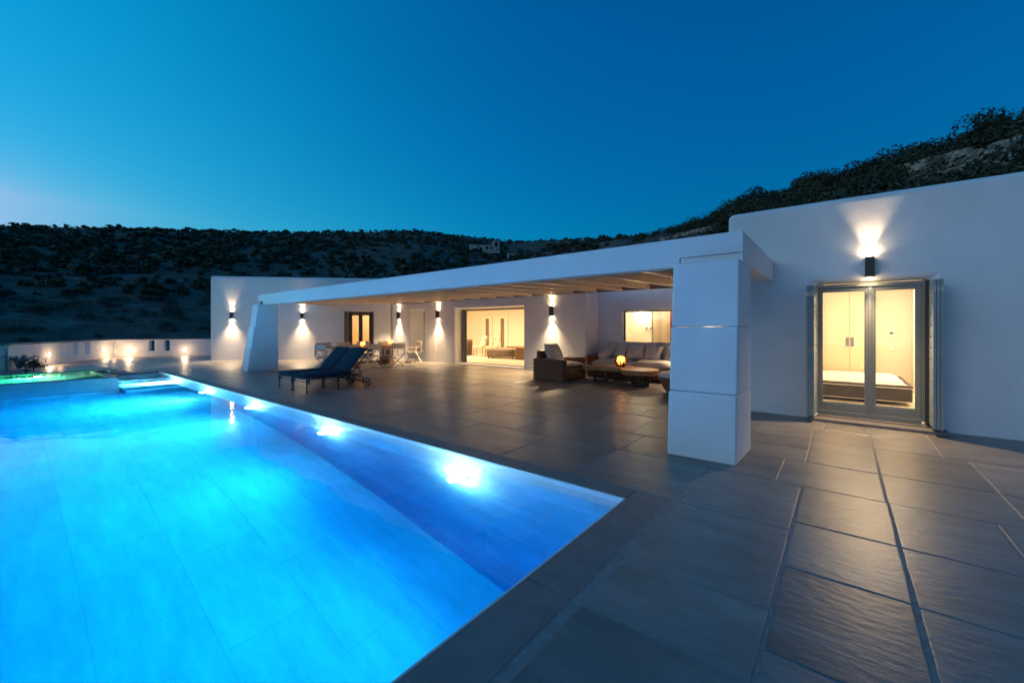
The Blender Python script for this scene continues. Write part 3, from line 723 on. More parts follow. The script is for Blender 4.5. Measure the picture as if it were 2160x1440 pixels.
# ================================================================== PARAPET
def parapet():
    t=thing('parapet_wall','low white parapet wall with narrow slots and dark coping around the terrace','parapet',(0,0,0))
    A0,A,B,D=(-21.7,.28),(-23.05,.87),(-27.55,3.55),(-22.9,11.2)
    gridwall('wall_section',A,B,.32,-.3,.845,[(1.466,1.801,.33,.80),(2.265,2.594,.30,.80),(3.017,3.377,.27,.80)],M['plaster'],t,bevel=.012)
    gridwall('wall_section',B,D,.32,-.3,.850,[(1.384,1.62,.27,.80),(1.984,2.236,.27,.80)],M['plaster'],t,bevel=.012)
    gridwall('wall_section',A0,(-23.04,.88),.32,-.3,.843,[],M['plaster'],t,bevel=.02)
    for a,b in ((A0,A),(A,B),(B,D)):
        a=Vector((*a,.862)); b=Vector((*b,.868)); d=(b-a).normalized(); n=Vector((-d.y,d.x,0))
        m=MB(); m.bar(a+n*.16-d*.02,b+n*.16+d*.02,.36,.03); m.build('coping',M['darktile'],t)
    def light(a,b,s,z,label,e):
        a=Vector(a); b=Vector(b); d=(b-a).normalized(); n=Vector((d.y,-d.x)); p=a+d*s
        l=thing('parapet_light',label,'wall light',(p.x,p.y,z),math.atan2(n.y,n.x)+math.pi/2,'small round lights in the parapet wall')
        Mx=Matrix.Rotation(R(90),4,'X')
        r=MB(); r.lathe([(.075,.001),(.075,.016),(.055,.022)],18,M=Mx); r.build('rim',M['white'],l,smooth=True)
        r=MB(); r.lathe([(.05,.018),(.05,.03),(.03,.04),(0,.044)],18,M=Mx); r.build('lens',M['lampsmall'],l,smooth=True)
        add_light('parapet_lamp','POINT',(0,-.34,-.02),e,(1,.62,.32),l,.04)
        add_light('parapet_beam','SPOT',(0,-.07,0),e*5,(1,.62,.32),l,.03,spot=R(130),blend=.4,target=(0,-1,-.55))
    light(A,B,.756,.40,'small round light in the parapet, left of the three slots',1.7)
    light(A,B,4.526,.37,'small round light in the parapet, right of the three slots',1.7)
    light(B,D,.636,.35,'small round light in the parapet, left of the two slots',1.7)
    light(B,D,2.886,.32,'small round light in the parapet, right of the two slots',1.7)
    g=thing('glass_balustrade','glass balustrade panel with slim metal post at the far left','balustrade',(-21.55,.22,0))
    p=MB(); p.box(-.03,.03,-.03,.03,-.1,.9); p.build('post',M['frame_dark'],g)
    p=MB(); p.box(.12,.18,-.03,.03,-.1,.86); p.build('post',M['steel'],g)
    p=MB(); p.box(-.012,.012,-4,-.03,.0,.82); p.build('glass_panel',M['glass'],g)
    # plants by the balustrade
    a=thing('agave','pale agave with arching leaves beside the glass balustrade','plant',(-21.75,.50,0))
    rnd=random.Random(3)
    for i in range(11):
        th=i*2*math.pi/11+rnd.uniform(-.2,.2); L=rnd.uniform(.4,.62); u=rnd.uniform(.5,.95)
        m=MB(); pts=[]
        for k in range(8):
            f=k/7; rr=L*f*.75; pts.append((math.cos(th)*rr,math.sin(th)*rr,.05+u*.9*L*math.sin(f*2.1)))
        vs=[];fs=[]
        sd=Vector((-math.sin(th),math.cos(th),0))
        for k,pp in enumerate(pts):
            w=.055*(1-(k/7)**2)+.004; pp=Vector(pp); vs+= [pp+sd*w+Vector((0,0,.02)),pp,pp-sd*w+Vector((0,0,.02))]
        for k in range(7):
            fs+=[(k*3,k*3+1,k*3+4,k*3+3),(k*3+1,k*3+2,k*3+5,k*3+4)]
        m.add(vs,fs); o=m.build('leaf',M['aloe'],a,smooth=True); s=o.modifiers.new('s','SOLIDIFY'); s.thickness=.012
    b=thing('small_bush','small dark leafy bush in front of the pale parapet end','bush',(-21.35,.80,0))
    m=MB(); m.tube([(0,0,0),(.03,.02,.3)],[.02,.008]); m.build('stem',M['bark'],b)
    m=MB()
    for i in range(320):
        v=Vector((rnd.gauss(0,.13),rnd.gauss(0,.13),.1+abs(rnd.gauss(0,.13)))); a1=Vector((rnd.uniform(-1,1),rnd.uniform(-1,1),rnd.uniform(-1,1))).normalized()*.05; a2=a1.cross(Vector((rnd.uniform(-1,1),rnd.uniform(-1,1),1))).normalized()*.022
        m.add([v-a1,v+a2,v+a1,v-a2],[(0,1,2,3)])
    m.build('foliage',M['foliage'],b)
parapet()

# ================================================================== SUN LOUNGERS
def lounger():
    t=thing('sun_lounger','sun lounger with navy cushions nearer the camera, wheels at its head','sun lounger',(-9.49,4.26,0),0,'navy sun loungers by the pool')
    W=.33
    f=MB()
    for s in (-1,1):
        f.tube([(s*W,0,.30),(s*W,1.28,.30)],.016); f.tube([(s*W,0,.235),(s*W,.06,.235)],.01)
        f.tube([(s*W,.72,.30),(s*W,1.0,.24),(s*W,1.44,.12)],.012)
        f.tube([(s*W,1.02,.30),(s*W,1.30,.235)],.010)
    for y in (0,.72,1.28): f.tube([(-W,y,.30),(W,y,.30)],.013)
    f.tube([(-W,0,.24),(W,0,.24)],.010); f.tube([(-W,.72,.2),(W,.72,.2)],.008)
    for i in range(9): f.box(-W,W,.07+i*.125,.11+i*.125,.300,.308)
    f.build('frame',M['castiron'],t,smooth=False)
    for y in (0,.72):
        for s in (-1,1):
            m=MB(); m.tube([(s*W,y,.31),(s*W,y,.20),(s*W,y,.19),(s*W,y,.02)],[.022,.022,.014,.012]); m.lathe([(.026,0),(.024,.012),(.012,.03)],10,c=(s*W,y,0))
            m.tube([(s*W,y+.01,.22),(s*W,y+.05,.29),(s*W,y+.09,.30)],.008,6)
            m.build('leg',M['castiron'],t,smooth=True)
    a=MB(); a.tube([(-W-.02,1.44,.105),(W+.02,1.44,.105)],.011); a.build('axle',M['castiron'],t)
    Mx=Matrix.Rotation(R(90),4,'Y')
    for s in (-1,1):
        w=MB(); n=22
        rim=[(s*(W+.02),1.44+.095*math.cos(2*math.pi*i/n),.108+.095*math.sin(2*math.pi*i/n)) for i in range(n+1)]
        w.tube(rim,.0135,8); 
        o=w.build('wheel',M['castiron'],t,smooth=True)
        h=MB(); h.lathe([(.024,-.02),(.024,.02)],12,c=(s*(W+.02),1.44,.108),M=Mx); h.build('hub',M['castiron'],o)
        p=MB()
        for i in range(5):
            q=2*math.pi*i/5+.3; p.tube([(s*(W+.02),1.44,.108),(s*(W+.02),1.44+.09*math.cos(q),.108+.09*math.sin(q))],.007,6)
        p.build('spokes',M['castiron'],o)
    # back frame and its strut
    hy,hz=1.02,.315; ty,tz=1.50,.845; d=Vector((0,ty-hy,tz-hz)); 
    b=MB()
    for s in (-1,1): b.tube([(s*W,hy,hz),(s*W,ty+.03,tz+.03)],.014)
    for k in (.15,.4,.65,.9): b.tube([(-W,hy+(ty-hy)*k,hz+(tz-hz)*k),(W,hy+(ty-hy)*k,hz+(tz-hz)*k)],.009)
    b.tube([(-W,ty+.035,tz+.03),(W,ty+.035,tz+.03)],.018); b.lathe([(.028,-.03),(.028,.03)],10,c=(W+.03,ty+.04,tz+.03),M=Mx)
    b.build('back_frame',M['castiron'],t)
    b=MB()
    for s in (-1,1): b.tube([(s*(W-.03),1.22,.55),(s*(W-.03),1.40,.14)],.010); b.tube([(s*(W-.03),1.30,.60),(s*(W-.03),1.28,.235)],.007)
    b.tube([(-W+.03,1.26,.46),(W-.03,1.26,.46)],.008); b.build('back_strut',M['castiron'],t)
    # cushions
    def slab(L,w,th,seed,nx=10,ny=22):
        m=MB(); vs=[]; fs=[]
        for j in range(ny+1):
            for i in range(nx+1):
                u=i/nx*2-1; v=j/ny*2-1
                e=min(1,(1-abs(u)**9))*min(1,(1-abs(v)**16)); e=max(e,0)**.5
                vs.append((u*w,v*L/2+L/2,th*.5+th*.5*e+.006*noise.noise((u*2,v*4,seed))*e))
        k=len(vs)
        for j in range(ny+1):
            for i in range(nx+1):
                u=i/nx*2-1; v=j/ny*2-1; e=max(min(1,(1-abs(u)**9))*min(1,(1-abs(v)**16)),0)**.5
                vs.append((u*w,v*L/2+L/2,th*.5-th*.5*e))
        for j in range(ny):
            for i in range(nx):
                a=j*(nx+1)+i; fs.append((a,a+1,a+nx+2,a+nx+1)); fs.append((k+a,k+a+nx+1,k+a+nx+2,k+a+1))
        m.add(vs,fs); return m
    c=slab(1.14,W+.005,.10,1.); o=c.build('seat_cushion',M['navy'],t,smooth=True); o.location=(0,-.06,.312)
    c=slab(.74,W+.005,.10,5.); o=c.build('back_cushion',M['navy'],t,smooth=True); o.location=(0,hy-.02,hz+.035); o.rotation_euler=(math.atan2(d.z,d.y),0,0)
    return t
l0=lounger()
dup(l0,(-10.25,4.27,0),0,'sun lounger with navy cushions on the far side of its twin, nearer the far pillar')

# ================================================================== DINING SET
def director():
    t=thing('director_chair','x','chair',(0,0,0),0,'folding director chairs at the dining table')
    W=.27
    for s in (-1,1):
        a=MB(); a.box(-.025,.025,-.25,.25,.63,.652); o=a.build('armrest',M['teak'],t,bevel=.005); o.location=(s*W,0,0)
        u=MB(); u.box(s*W-.015,s*W+.015,-.245,-.215,.43,.88); u.build('back_post',M['teak'],t)
        u=MB(); u.box(s*W-.015,s*W+.015,.20,.23,.43,.63); u.build('front_post',M['teak'],t)
        r=MB(); r.box(s*W-.016,s*W+.016,-.25,.25,.42,.45); r.build('seat_rail',M['teak'],t)
        r=MB(); r.box(s*W-.016,s*W+.016,-.27,.25,0,.03); r.build('foot_rail',M['teak'],t)
        for y in (-.2,.19):
            l=MB(); l.bar((s*W,y+s*.016,.02),(-s*W,y+s*.016,.44),.024,.034,up=(0,1,0)); l.build('leg',M['teak'],t)
    s=MB(); n=10; vs=[];fs=[]
    for i in range(n+1):
        u=i/n*2-1
        for y in (-.21,.21): vs.append((u*W,y,.445-.03*(1-u*u)))
    for i in range(n): fs.append((2*i,2*i+2,2*i+3,2*i+1))
    s.add(vs,fs); o=s.build('seat',M['canvas'],t,smooth=True); q=o.modifiers.new('s','SOLIDIFY'); q.thickness=.006
    b=MB(); vs=[];fs=[]
    for i in range(n+1):
        u=i/n*2-1
        for z in (.68,.87): vs.append((u*(W+.016),-.235-.03*(1-u*u),z))
    for i in range(n): fs.append((2*i,2*i+2,2*i+3,2*i+1))
    b.add(vs,fs); o=b.build('backrest',M['canvas'],t,smooth=True); q=o.modifiers.new('s','SOLIDIFY'); q.thickness=.008
    return t
def dining():
    t=thing('dining_table','long dark wooden dining table on two block pedestals','table',(-14.0,8.85,0))
    m=MB()
    for i in range(5): m.box(-.5+i*.2+.002,-.5+(i+1)*.2-.002,-1.42,1.42,.69,.745)
    m.build('tabletop',M['tablewood'],t,bevel=.004)
    a=MB(); a.box(-.40,.40,-1.25,1.25,.62,.689); a.build('apron',M['tablewood'],t)
    for y in (-.75,.75):
        p=MB(); p.box(-.33,.33,y-.09,y+.09,.06,.62); p.build('pedestal',M['tablewood'],t,bevel=.006)
        p=MB(); p.box(-.42,.42,y-.12,y+.12,0,.06); p.build('foot',M['tablewood'],t,bevel=.006)
    p=MB(); p.box(-.05,.05,-.66,.66,.10,.19); p.build('stretcher',M['tablewood'],t)
    c0=director(); first=True
    spots=[((-13.0,7.30),90,'director chair on the pool side of the table, mostly hidden behind the loungers'),
           ((-13.02,8.28),95,'director chair on the pool side, middle of its row'),
           ((-12.98,9.25),86,'director chair on the pool side, nearest the slot window'),
           ((-14.98,7.70),-90,'director chair on the wall side of the table, nearest the far pillar'),
           ((-15.0,8.50),-88,'director chair on the wall side, in front of the dark framed door'),
           ((-14.97,9.33),-93,'director chair on the wall side, behind the left candle'),
           ((-15.0,10.30),-90,'director chair on the wall side, behind the right candle'),
           ((-13.62,6.98),8,'director chair at the pool end of the table with its canvas lit blue'),
           ((-13.75,10.72),165,'director chair at the house end of the table beside the slot window')]
    for (p,a,l) in spots:
        if first: c0.location=(*p,0); c0.rotation_euler=(0,0,R(a)); c0['label']=l; first=False
        else: dup(c0,(*p,0),R(a),l)
    for (x,y,r,h,l) in ((-13.95,8.55,.075,.15,'amber glass candle holder on the dining table, the dimmer left one'),(-13.95,9.75,.095,.20,'amber glass candle holder on the dining table, the brighter right one')):
        c=thing('candle_holder',l,'candle holder',(x,y,.746),0,'candle holders on the dining table')
        g=MB(); g.lathe([(r*.7,0),(r*.95,.03),(r,.07),(r*.96,h)],20); 
        o=g.build('glass_bowl',AMB,c,smooth=True)
        w=MB(); w.lathe([(r*.55,.008),(r*.55,h*.45)],16); w.build('candle',M['cushion_light'],c,smooth=True)
        f=MB(); f.lathe([(.002,h*.46),(.014,h*.5),(.010,h*.62),(.001,h*.78)],10); f.build('flame',M['amber'],c,smooth=True)
        add_light('candle_light','POINT',(0,0,h*.75),2.2,(1,.5,.16),c,.02)
def amber_glass():
    m=bpy.data.materials.new('amber_glass'); m.use_nodes=True; nt=m.node_tree; N=nt.nodes; L=nt.links
    for n in list(N): N.remove(n)
    a=N.new('ShaderNodeBsdfTransparent'); a.inputs[0].default_value=(1,.62,.35,1); b=N.new('ShaderNodeBsdfTranslucent'); b.inputs[0].default_value=(.95,.55,.28,1)
    g=N.new('ShaderNodeBsdfGlossy'); g.inputs['Roughness'].default_value=.05
    x=N.new('ShaderNodeMixShader'); x.inputs[0].default_value=.5; y=N.new('ShaderNodeMixShader'); y.inputs[0].default_value=.07; o=N.new('ShaderNodeOutputMaterial')
    L.new(a.outputs[0],x.inputs[1]); L.new(b.outputs[0],x.inputs[2]); L.new(x.outputs[0],y.inputs[1]); L.new(g.outputs[0],y.inputs[2]); L.new(y.outputs[0],o.inputs[0]); return m
AMB=amber_glass()
dining()

# ================================================================== WICKER LOUNGE SET
def woven(mb,x0,x1,y0,y1,z0,z1,r=.07,rows=None,seed=0,bulge=.0):
    """rounded block whose skin is really woven: canes passing over and under stakes"""
    rows=rows or max(4,int((z1-z0)/.046)); per=[]
    def arc(cx,cy,a0):
        for i in range(5):
            a=a0+math.pi/2*i/4; per.append((cx+r*math.cos(a),cy+r*math.sin(a),math.cos(a),math.sin(a)))
    def line(ax,ay,bx,by,nx,ny):
        L=math.hypot(bx-ax,by-ay); n=max(1,int(L/.035))
        for i in range(1,n): per.append((ax+(bx-ax)*i/n,ay+(by-ay)*i/n,nx,ny))
    arc(x1-r,y0+r,-math.pi/2); line(x1,y0+r,x1,y1-r,1,0); arc(x1-r,y1-r,0); line(x1-r,y1,x0+r,y1,0,1)
    arc(x0+r,y1-r,math.pi/2); line(x0,y1-r,x0,y0+r,-1,0); arc(x0+r,y0+r,math.pi); line(x0+r,y0,x1-r,y0,0,-1)
    n=len(per); s=[]; acc=0
    for i in range(n):
        s.append(acc); q=per[(i+1)%n]; acc+=math.hypot(q[0]-per[i][0],q[1]-per[i][1])
    vs=[];fs=[]; K=rows*4
    for k in range(K+1):
        z=z0+(z1-z0)*k/K; row=k/4
        for i in range(n):
            x,y,nx,ny=per[i]; ph=s[i]/.11*math.pi
            d=.013*math.sin(row*2*math.pi)+.013*math.sin(ph+math.pi*int(row))*abs(math.sin(row*math.pi))
            zz=z+(.008*noise.noise((x*9,y*9,row*.7+seed)) if k else 0)+ (.014*math.sin(ph*.7+seed) if k==K else 0)
            vs.append((x+nx*d,y+ny*d,zz))
    for k in range(K):
        for i in range(n):
            j=(i+1)%n; fs.append((k*n+i,k*n+j,(k+1)*n+j,(k+1)*n+i))
    o=len(vs); cx,cy=(x0+x1)/2,(y0+y1)/2
    for f,dz in ((.93,.018),(.72,.024)):
        pass
    mx=min(x1-x0,y1-y0)/2
    for d_,dz in ((.02,.016),(.05,.022)):
        for i in range(n):
            x,y,nx,ny=per[i]; vs.append((x-nx*d_,y-ny*d_,z1+dz+.008*math.sin(s[i]/.06+seed)))
    for l in range(2):
        for i in range(n):
            j=(i+1)%n; a=(K+l)*n if l==0 else o; 
            a=K*n if l==0 else o; b=o if l==0 else o+n
            fs.append((a+i,a+j,b+j,b+i))
    fs.append(tuple(o+n+i for i in range(n))); fs.append(tuple(reversed(range(n))))
    mb.add(vs,fs); return mb
def pillow(name,mat_,parent,w,h,th,loc,rot,seed=0,pinch=.35,n=16):
    m=MB(); vs=[];fs=[]
    for sgn in (1,-1):
        for j in range(n+1):
            for i in range(n+1):
                u=i/n*2-1; v=j/n*2-1
                e=max(0,(1-u**4))*max(0,(1-v**4)); e=e**.55
                c=1-.10*pinch*(1-abs(u*v))*(abs(u)**4+abs(v)**4)
                wr=.05*th*noise.noise((u*2.2+seed,v*2.2,seed*1.7))*2+.03*th*noise.noise((u*6+seed,v*5,seed))
                vs.append((u*w/2*c,v*h/2*c,sgn*(th/2*e)+wr*e))
    k=(n+1)**2
    for j in range(n):
        for i in range(n):
            a=j*(n+1)+i; fs.append((a,a+1,a+n+2,a+n+1)); fs.append((k+a,k+a+n+1,k+a+n+2,k+a+1))
    m.add(vs,fs); o=m.build(name,mat_,parent,smooth=True); o.location=loc; o.rotation_euler=rot; return o
def armchair():
    t=thing('wicker_armchair','deep brown wicker armchair with cream cushions beside the low wooden tables','armchair',(-6.19,9.9,0))
    m=MB(); woven(m,-.49,.50,-.42,.42,.03,.33,seed=1); m.build('seat_base',M['wicker'],t,smooth=True)
    m=MB(); woven(m,-.51,.52,-.62,-.42,.02,.57,r=.08,seed=2); m.build('arm',M['wicker'],t,smooth=True)
    m=MB(); woven(m,-.51,.52,.42,.62,.02,.57,r=.08,seed=3); m.build('arm',M['wicker'],t,smooth=True)
    m=MB(); woven(m,-.52,-.33,-.43,.43,.30,.78,r=.07,seed=4); m.build('backrest',M['wicker'],t,smooth=True)
    pillow('seat_cushion',M['cushion_light'],t,.88,.84,.17,(.09,0,.42),(0,0,0),2,.2)
    pillow('back_cushion',M['cushion_light'],t,.62,.74,.24,(-.16,-.04,.70),(0,R(68),R(4)),5,.4)
armchair()
def sofa():
    t=thing('wicker_sofa','long brown wicker sofa heaped with grey linen cushions under the wide window','sofa',(-5.9,10.95,0))
    m=MB(); woven(m,.1,3.9,.0,1.15,.03,.30,seed=7); m.build('seat_base',M['wicker'],t,smooth=True)
    m=MB(); woven(m,-.05,.14,.0,1.18,.02,.60,r=.08,seed=8); m.build('arm',M['wicker'],t,smooth=True)
    m=MB(); woven(m,.1,3.9,1.0,1.2,.30,.78,seed=9); m.build('backrest',M['wicker'],t,smooth=True)
    for k,(x,w) in enumerate(((.72,1.15),(1.90,1.2),(3.15,1.25))):
        pillow('seat_cushion',M['cushion'],t,w,1.02,.26,(x,.46,.41),(0,0,R(random.uniform(-2,2))),k*3+1,.15,n=20)
    for k,(x,w) in enumerate(((.55,.8),(1.35,.85),(2.15,.85),(2.95,.85),(3.6,.8))):
        pillow('back_cushion',M['cushion'],t,w,.62,.28,(x,.93,.72),(R(72),0,R(random.uniform(-4,4))),k*2.3+.5,.3)
    for k,(x,y,z,w,a,b) in enumerate(((.32,.52,.64,.52,40,-38),(.72,.70,.72,.50,52,-14),(1.22,.66,.73,.52,58,6),(1.74,.66,.71,.50,60,-6),(2.35,.67,.71,.56,60,4),(2.95,.66,.71,.52,58,-5),(3.5,.6,.70,.5,52,10))):
        s=pillow('throw_pillow',M['cushion'],None,w,w*.92,.20,(-5.9+x,10.95+y,z),(R(a),0,R(b)),k*4.1+2,.7)
        tag(s,['grey throw pillow leaning on the left wicker arm of the sofa','grey throw pillow second from the wicker sofa arm','grey throw pillow directly behind the driftwood candle holder','small grey throw pillow right of the driftwood candle holder','wide grey throw pillow under the middle of the wide window','grey throw pillow under the right part of the wide window','grey throw pillow beside the big pillar edge'][k],'pillow','throw pillows on the wicker sofa')
sofa()
def stool():
    t=thing('wicker_pouf','tapered wicker pouf with cream cushion half hidden by the big pillar','pouf',(-2.72,9.30,0))
    m=MB(); n=60; K=44; vs=[];fs=[]
    for k in range(K+1):
        f=k/K; r=.27+.20*f**.7; row=k/4
        for i in range(n):
            a=2*math.pi*i/n; d=.006*math.sin(row*2*math.pi)+.008*math.sin(a*10+math.pi*int(row)); vs.append(((r+d)*math.cos(a),(r+d)*math.sin(a),.01+.34*f))
    for k in range(K):
        for i in range(n): fs.append((k*n+i,k*n+(i+1)%n,(k+1)*n+(i+1)%n,(k+1)*n+i))
    fs.append(tuple(range(n))); fs.append(tuple(K*n+i for i in range(n))); m.add(vs,fs); m.build('basket',M['wicker'],t,smooth=True)
    m=MB(); m.lathe([(.40,.352),(.47,.38),(.48,.42),(.44,.46),(.25,.475),(.0,.478)],32); m.build('cushion',M['cushion_light'],t,smooth=True)
stool()
def coffee_table():
    def slab(pts,z0,z1,name,parent,seed):
        # live-edge outline, rounded and wobbly, thicker in places
        P=[Vector(p) for p in pts]; out=[]
        n=len(P)
        for i in range(n):
            a,b,c,d=P[i-1],P[i],P[(i+1)%n],P[(i+2)%n]
            for k in range(6):
                t=k/6; q=.5*((2*b)+(c-a)*t+(2*a-5*b+4*c-d)*t*t+(-a+3*b-3*c+d)*t**3); out.append(q+Vector((noise.noise((q.x*5,q.y*5,seed)),noise.noise((q.x*5,q.y*5,seed+4))))*.018)
        m=MB(); N_=len(out)
        ctr=sum(out,Vector((0,0)))/N_
        low=[z0+.05*max(0,noise.noise((p.x*3.3,p.y*3.3,seed+9))+.25) for p in out]
        vs=[(p.x,p.y,z1) for p in out]+[(p.x+(p.x-ctr.x)*.01,p.y+(p.y-ctr.y)*.01,z1-.02) for p in out]+[(p.x-(p.x-ctr.x)*.03,p.y-(p.y-ctr.y)*.03,l) for p,l in zip(out,low)]
        fs=[tuple(range(N_)),tuple(reversed(range(2*N_,3*N_)))]
        for l in range(2):
            for i in range(N_):
                j=(i+1)%N_; fs.append((l*N_+i,l*N_+j,(l+1)*N_+j,(l+1)*N_+i))
        m.add(vs,fs); return m.build(name,M['wood'],parent)
    def uleg(parent,cx,cy,rz,w,h,dp=.09,th=.055):
        m=MB(); Mx=Matrix.Translation((cx,cy,0))@Matrix.Rotation(R(rz),4,'Z')
        m.box(-w/2,-w/2+th,-dp/2,dp/2,th,h,Mx); m.box(w/2-th,w/2,-dp/2,dp/2,th,h,Mx); m.box(-w/2,w/2,-dp/2,dp/2,0,th-.0005,Mx)
        m.box(-w/2,-w/2+.09,-dp*1.4,dp*1.4,0,.03,Mx) if False else None
        m.build('leg',M['iron'],parent)
    t=thing('coffee_table','low live edge wooden table carrying the candle holder, on black steel legs','coffee table',(-4.9,10.15,0))
    slab([(-.62,-.18),(-.2,-.36),(.15,-.26),(.58,-.24),(.60,.42),(.1,.50),(-.35,.36)],.30,.42,'tabletop',t,1.)
    uleg(t,-.10,-.12,35,.36,.32); uleg(t,.3,.25,20,.4,.31)
    t=thing('coffee_table','low round lobed wooden slab table right of the other, on black steel legs','coffee table',(-3.92,10.05,0))
    slab([(-.40,-.28),(.0,-.50),(.35,-.34),(.45,.0),(.28,.34),(-.15,.55),(-.36,.35)],.27,.405,'tabletop',t,5.)
    uleg(t,.10,-.22,38,.36,.28); uleg(t,-.12,.24,38,.40,.28)
    c=thing('driftwood_candle_holder','candle in a bowl of dark driftwood twigs on the low wooden table','candle holder',(-4.50,10.2,.421))
    rnd=random.Random(5)
    m=MB()
    for i in range(26):
        a=2*math.pi*i/26+rnd.uniform(-.1,.1); r0=rnd.uniform(.05,.11); r1=rnd.uniform(.13,.18); h=rnd.uniform(.14,.28)
        a2=a+rnd.uniform(-.9,.9)
        m.tube([(r0*math.cos(a),r0*math.sin(a),0.01),((r0+r1)*.55*math.cos(a+(a2-a)*.4),(r0+r1)*.55*math.sin(a+(a2-a)*.4),h*.45),(r1*math.cos(a2),r1*math.sin(a2),h)],[.016,.015,.008],6)
    m.build('twigs',M['driftwood'],c,smooth=True)
    g=MB(); g.lathe([(.05,.02),(.09,.06),(.105,.14),(.09,.27)],20); g.build('glass_bowl',AMB,c,smooth=True)
    g=MB(); g.lathe([(.045,.03),(.045,.12)],14); g.build('candle',M['cushion_light'],c,smooth=True)
    f=MB(); f.lathe([(.002,.125),(.016,.14),(.012,.17),(.001,.20)],10); f.build('flame',M['amber'],c,smooth=True)
    add_light('candle_light','POINT',(0,0,.19),2.4,(1,.5,.16),c,.02)
coffee_table()

# ================================================================== INTERIOR THINGS SEEN THROUGH THE OPENINGS
def living():
    def fab_chair(p,rz,label):
        t=thing('patterned_chair',label,'chair',(*p,.035),R(rz),'patterned chairs in the living room')
        s=MB(); s.box(-.27,.27,-.27,.27,.36,.50); s.build('seat',M['pattern'],t,bevel=.04)
        b=MB(); vs=[];fs=[];n=12
        for k in range(7):
            z=.46+.50*k/6
            for i in range(n+1):
                u=i/n*2-1; vs.append((u*(.30-.02*(k/6)),-.24-.10*k/6-.05*(1-u*u)+.10*abs(u)**3,z-(.06*abs(u)**4 if k==6 else 0)))
        for k in range(6):
            for i in range(n): a=k*(n+1)+i; fs.append((a,a+1,a+n+2,a+n+1))
        b.add(vs,fs); o=b.build('backrest',M['pattern'],t,smooth=True); q=o.modifiers.new('s','SOLIDIFY'); q.thickness=.08
        for x in (-.22,.22):
            for y in (-.22,.22):
                l=MB(); l.tube([(x*1.12,y*1.12,0),(x,y,.37)],[.016,.024]); l.build('leg',M['wood'],t,smooth=True)
        return t
    fab_chair((-13.95,14.9),150,'patterned fabric chair in the living room, left of the pair')
    fab_chair((-13.15,14.95),170,'patterned fabric chair in the living room, right of the pair')
    t=thing('leather_armchair','dark curved armchair behind the patterned chairs, half hidden by the sliding door','armchair',(-15.05,14.9,.035),R(120))
    m=MB(); vs=[];fs=[];n=20
    for k in range(6):
        z=.0+.78*k/5
        for i in range(n+1):
            a=math.pi*(.05+.9*i/n)+math.pi; vs.append((.42*math.cos(a)*(1+.08*k/5),.42*math.sin(a)*(1+.08*k/5),z))
    for k in range(5):
        for i in range(n): a=k*(n+1)+i; fs.append((a,a+1,a+n+2,a+n+1))
    m.add(vs,fs); o=m.build('shell',M['darkleather'],t,smooth=True); q=o.modifiers.new('s','SOLIDIFY'); q.thickness=.05
    m=MB(); m.lathe([(.38,.30),(.39,.36),(.36,.43),(0,.45)],24); m.build('seat',M['cushion_light'],t,smooth=True)
    t=thing('ottoman','large brown square ottoman on the living room floor','ottoman',(-12.25,14.75,.035),R(28))
    m=MB(); m.box(-.75,.55,-.42,.42,.07,.40); m.build('body',M['ottoman'],t,bevel=.07,seg=4)
    for x in (-.65,.45):
        for y in (-.34,.34):
            m=MB(); m.box(x-.03,x+.03,y-.03,y+.03,0,.069); m.build('foot',M['iron'],t)
    t=thing('rustic_table','rustic live edge wood table at the right side of the living room','table',(-10.7,14.6,.035),R(10))
    m=MB(); P_=[(-1.0,-.33),(-.4,-.42),(.3,-.36),(1.1,-.40),(1.1,.4),(.2,.36),(-.5,.44),(-1.0,.3)]; m.prism(P_,.50,.57); m.build('tabletop',M['wood'],t,bevel=.02)
    for x in (-.40,.7):
        m=MB(); m.box(x-.17,x+.17,-.2,.2,0,.499); m.build('leg',M['tablewood'],t,bevel=.03)
    t=thing('small_speaker','small dark box standing on the rustic living room table','speaker',(-10.35,14.7,.606),R(20))
    m=MB(); m.box(-.14,.14,-.1,.1,0,.36); m.build('cabinet',M['darkleather'],t,bevel=.01)
    m=MB(); m.box(-.12,.12,-.104,-.1005,.03,.33); m.build('grille',M['void'],t)
    # panelled doors with narrow dark mirrors on the far wall
    for k,x in enumerate((-15.72,-14.60)):
        t=thing('panel_door',('cream panelled door with a narrow dark glass strip, left of the living room pair','cream panelled door with a narrow dark glass strip, right of the living room pair')[k],'door',(x,17.49,.035),0,'panelled doors of the living room')
        m=MB(); m.box(-.36,.36,-.05,-.001,0,2.08); m.build('door_panel',M['room'],t,bevel=.01)
        m=MB(); m.box(-.17,-.13,-.075,-.051,.25,1.95); m.box(.13,.17,-.075,-.051,.25,1.95); m.box(-.13,.13,-.075,-.051,1.91,1.95); m.box(-.13,.13,-.075,-.051,.25,.29); m.build('moulding',M['room'],t,bevel=.008)
        m=MB(); m.box(-.129,.129,-.057,-.051,.291,1.909); m.build('glass_strip',M['mirror'],t)
        h=MB(); s=1 if k==0 else -1; h.tube([(s*.3,-.05,1.0),(s*.3,-.10,1.0),(s*.2,-.105,1.0)],.012,6); h.build('handle',M['steel'],t)
    # twin spots on the wall
    t=thing('spotlight','small twin beam wall spotlight in the living room','wall lamp',(-12.13,17.12,1.98),0)
    m=MB(); m.box(-.03,.03,-.12,.0,-.05,.05); m.build('body',M['white'],t,bevel=.01)
    for s in (1,-1):
        m=MB(); m.box(-.022,.022,-.11,-.02,min(s*.052,s*.058),max(s*.052,s*.058)); m.build('lens',M['lampwarm'],t)
        add_light('spot_beam','SPOT',(0,-.07,s*.07),14,WARM,t,.02,spot=R(75),blend=.8,rot=(0 if s<0 else math.pi,0,0))
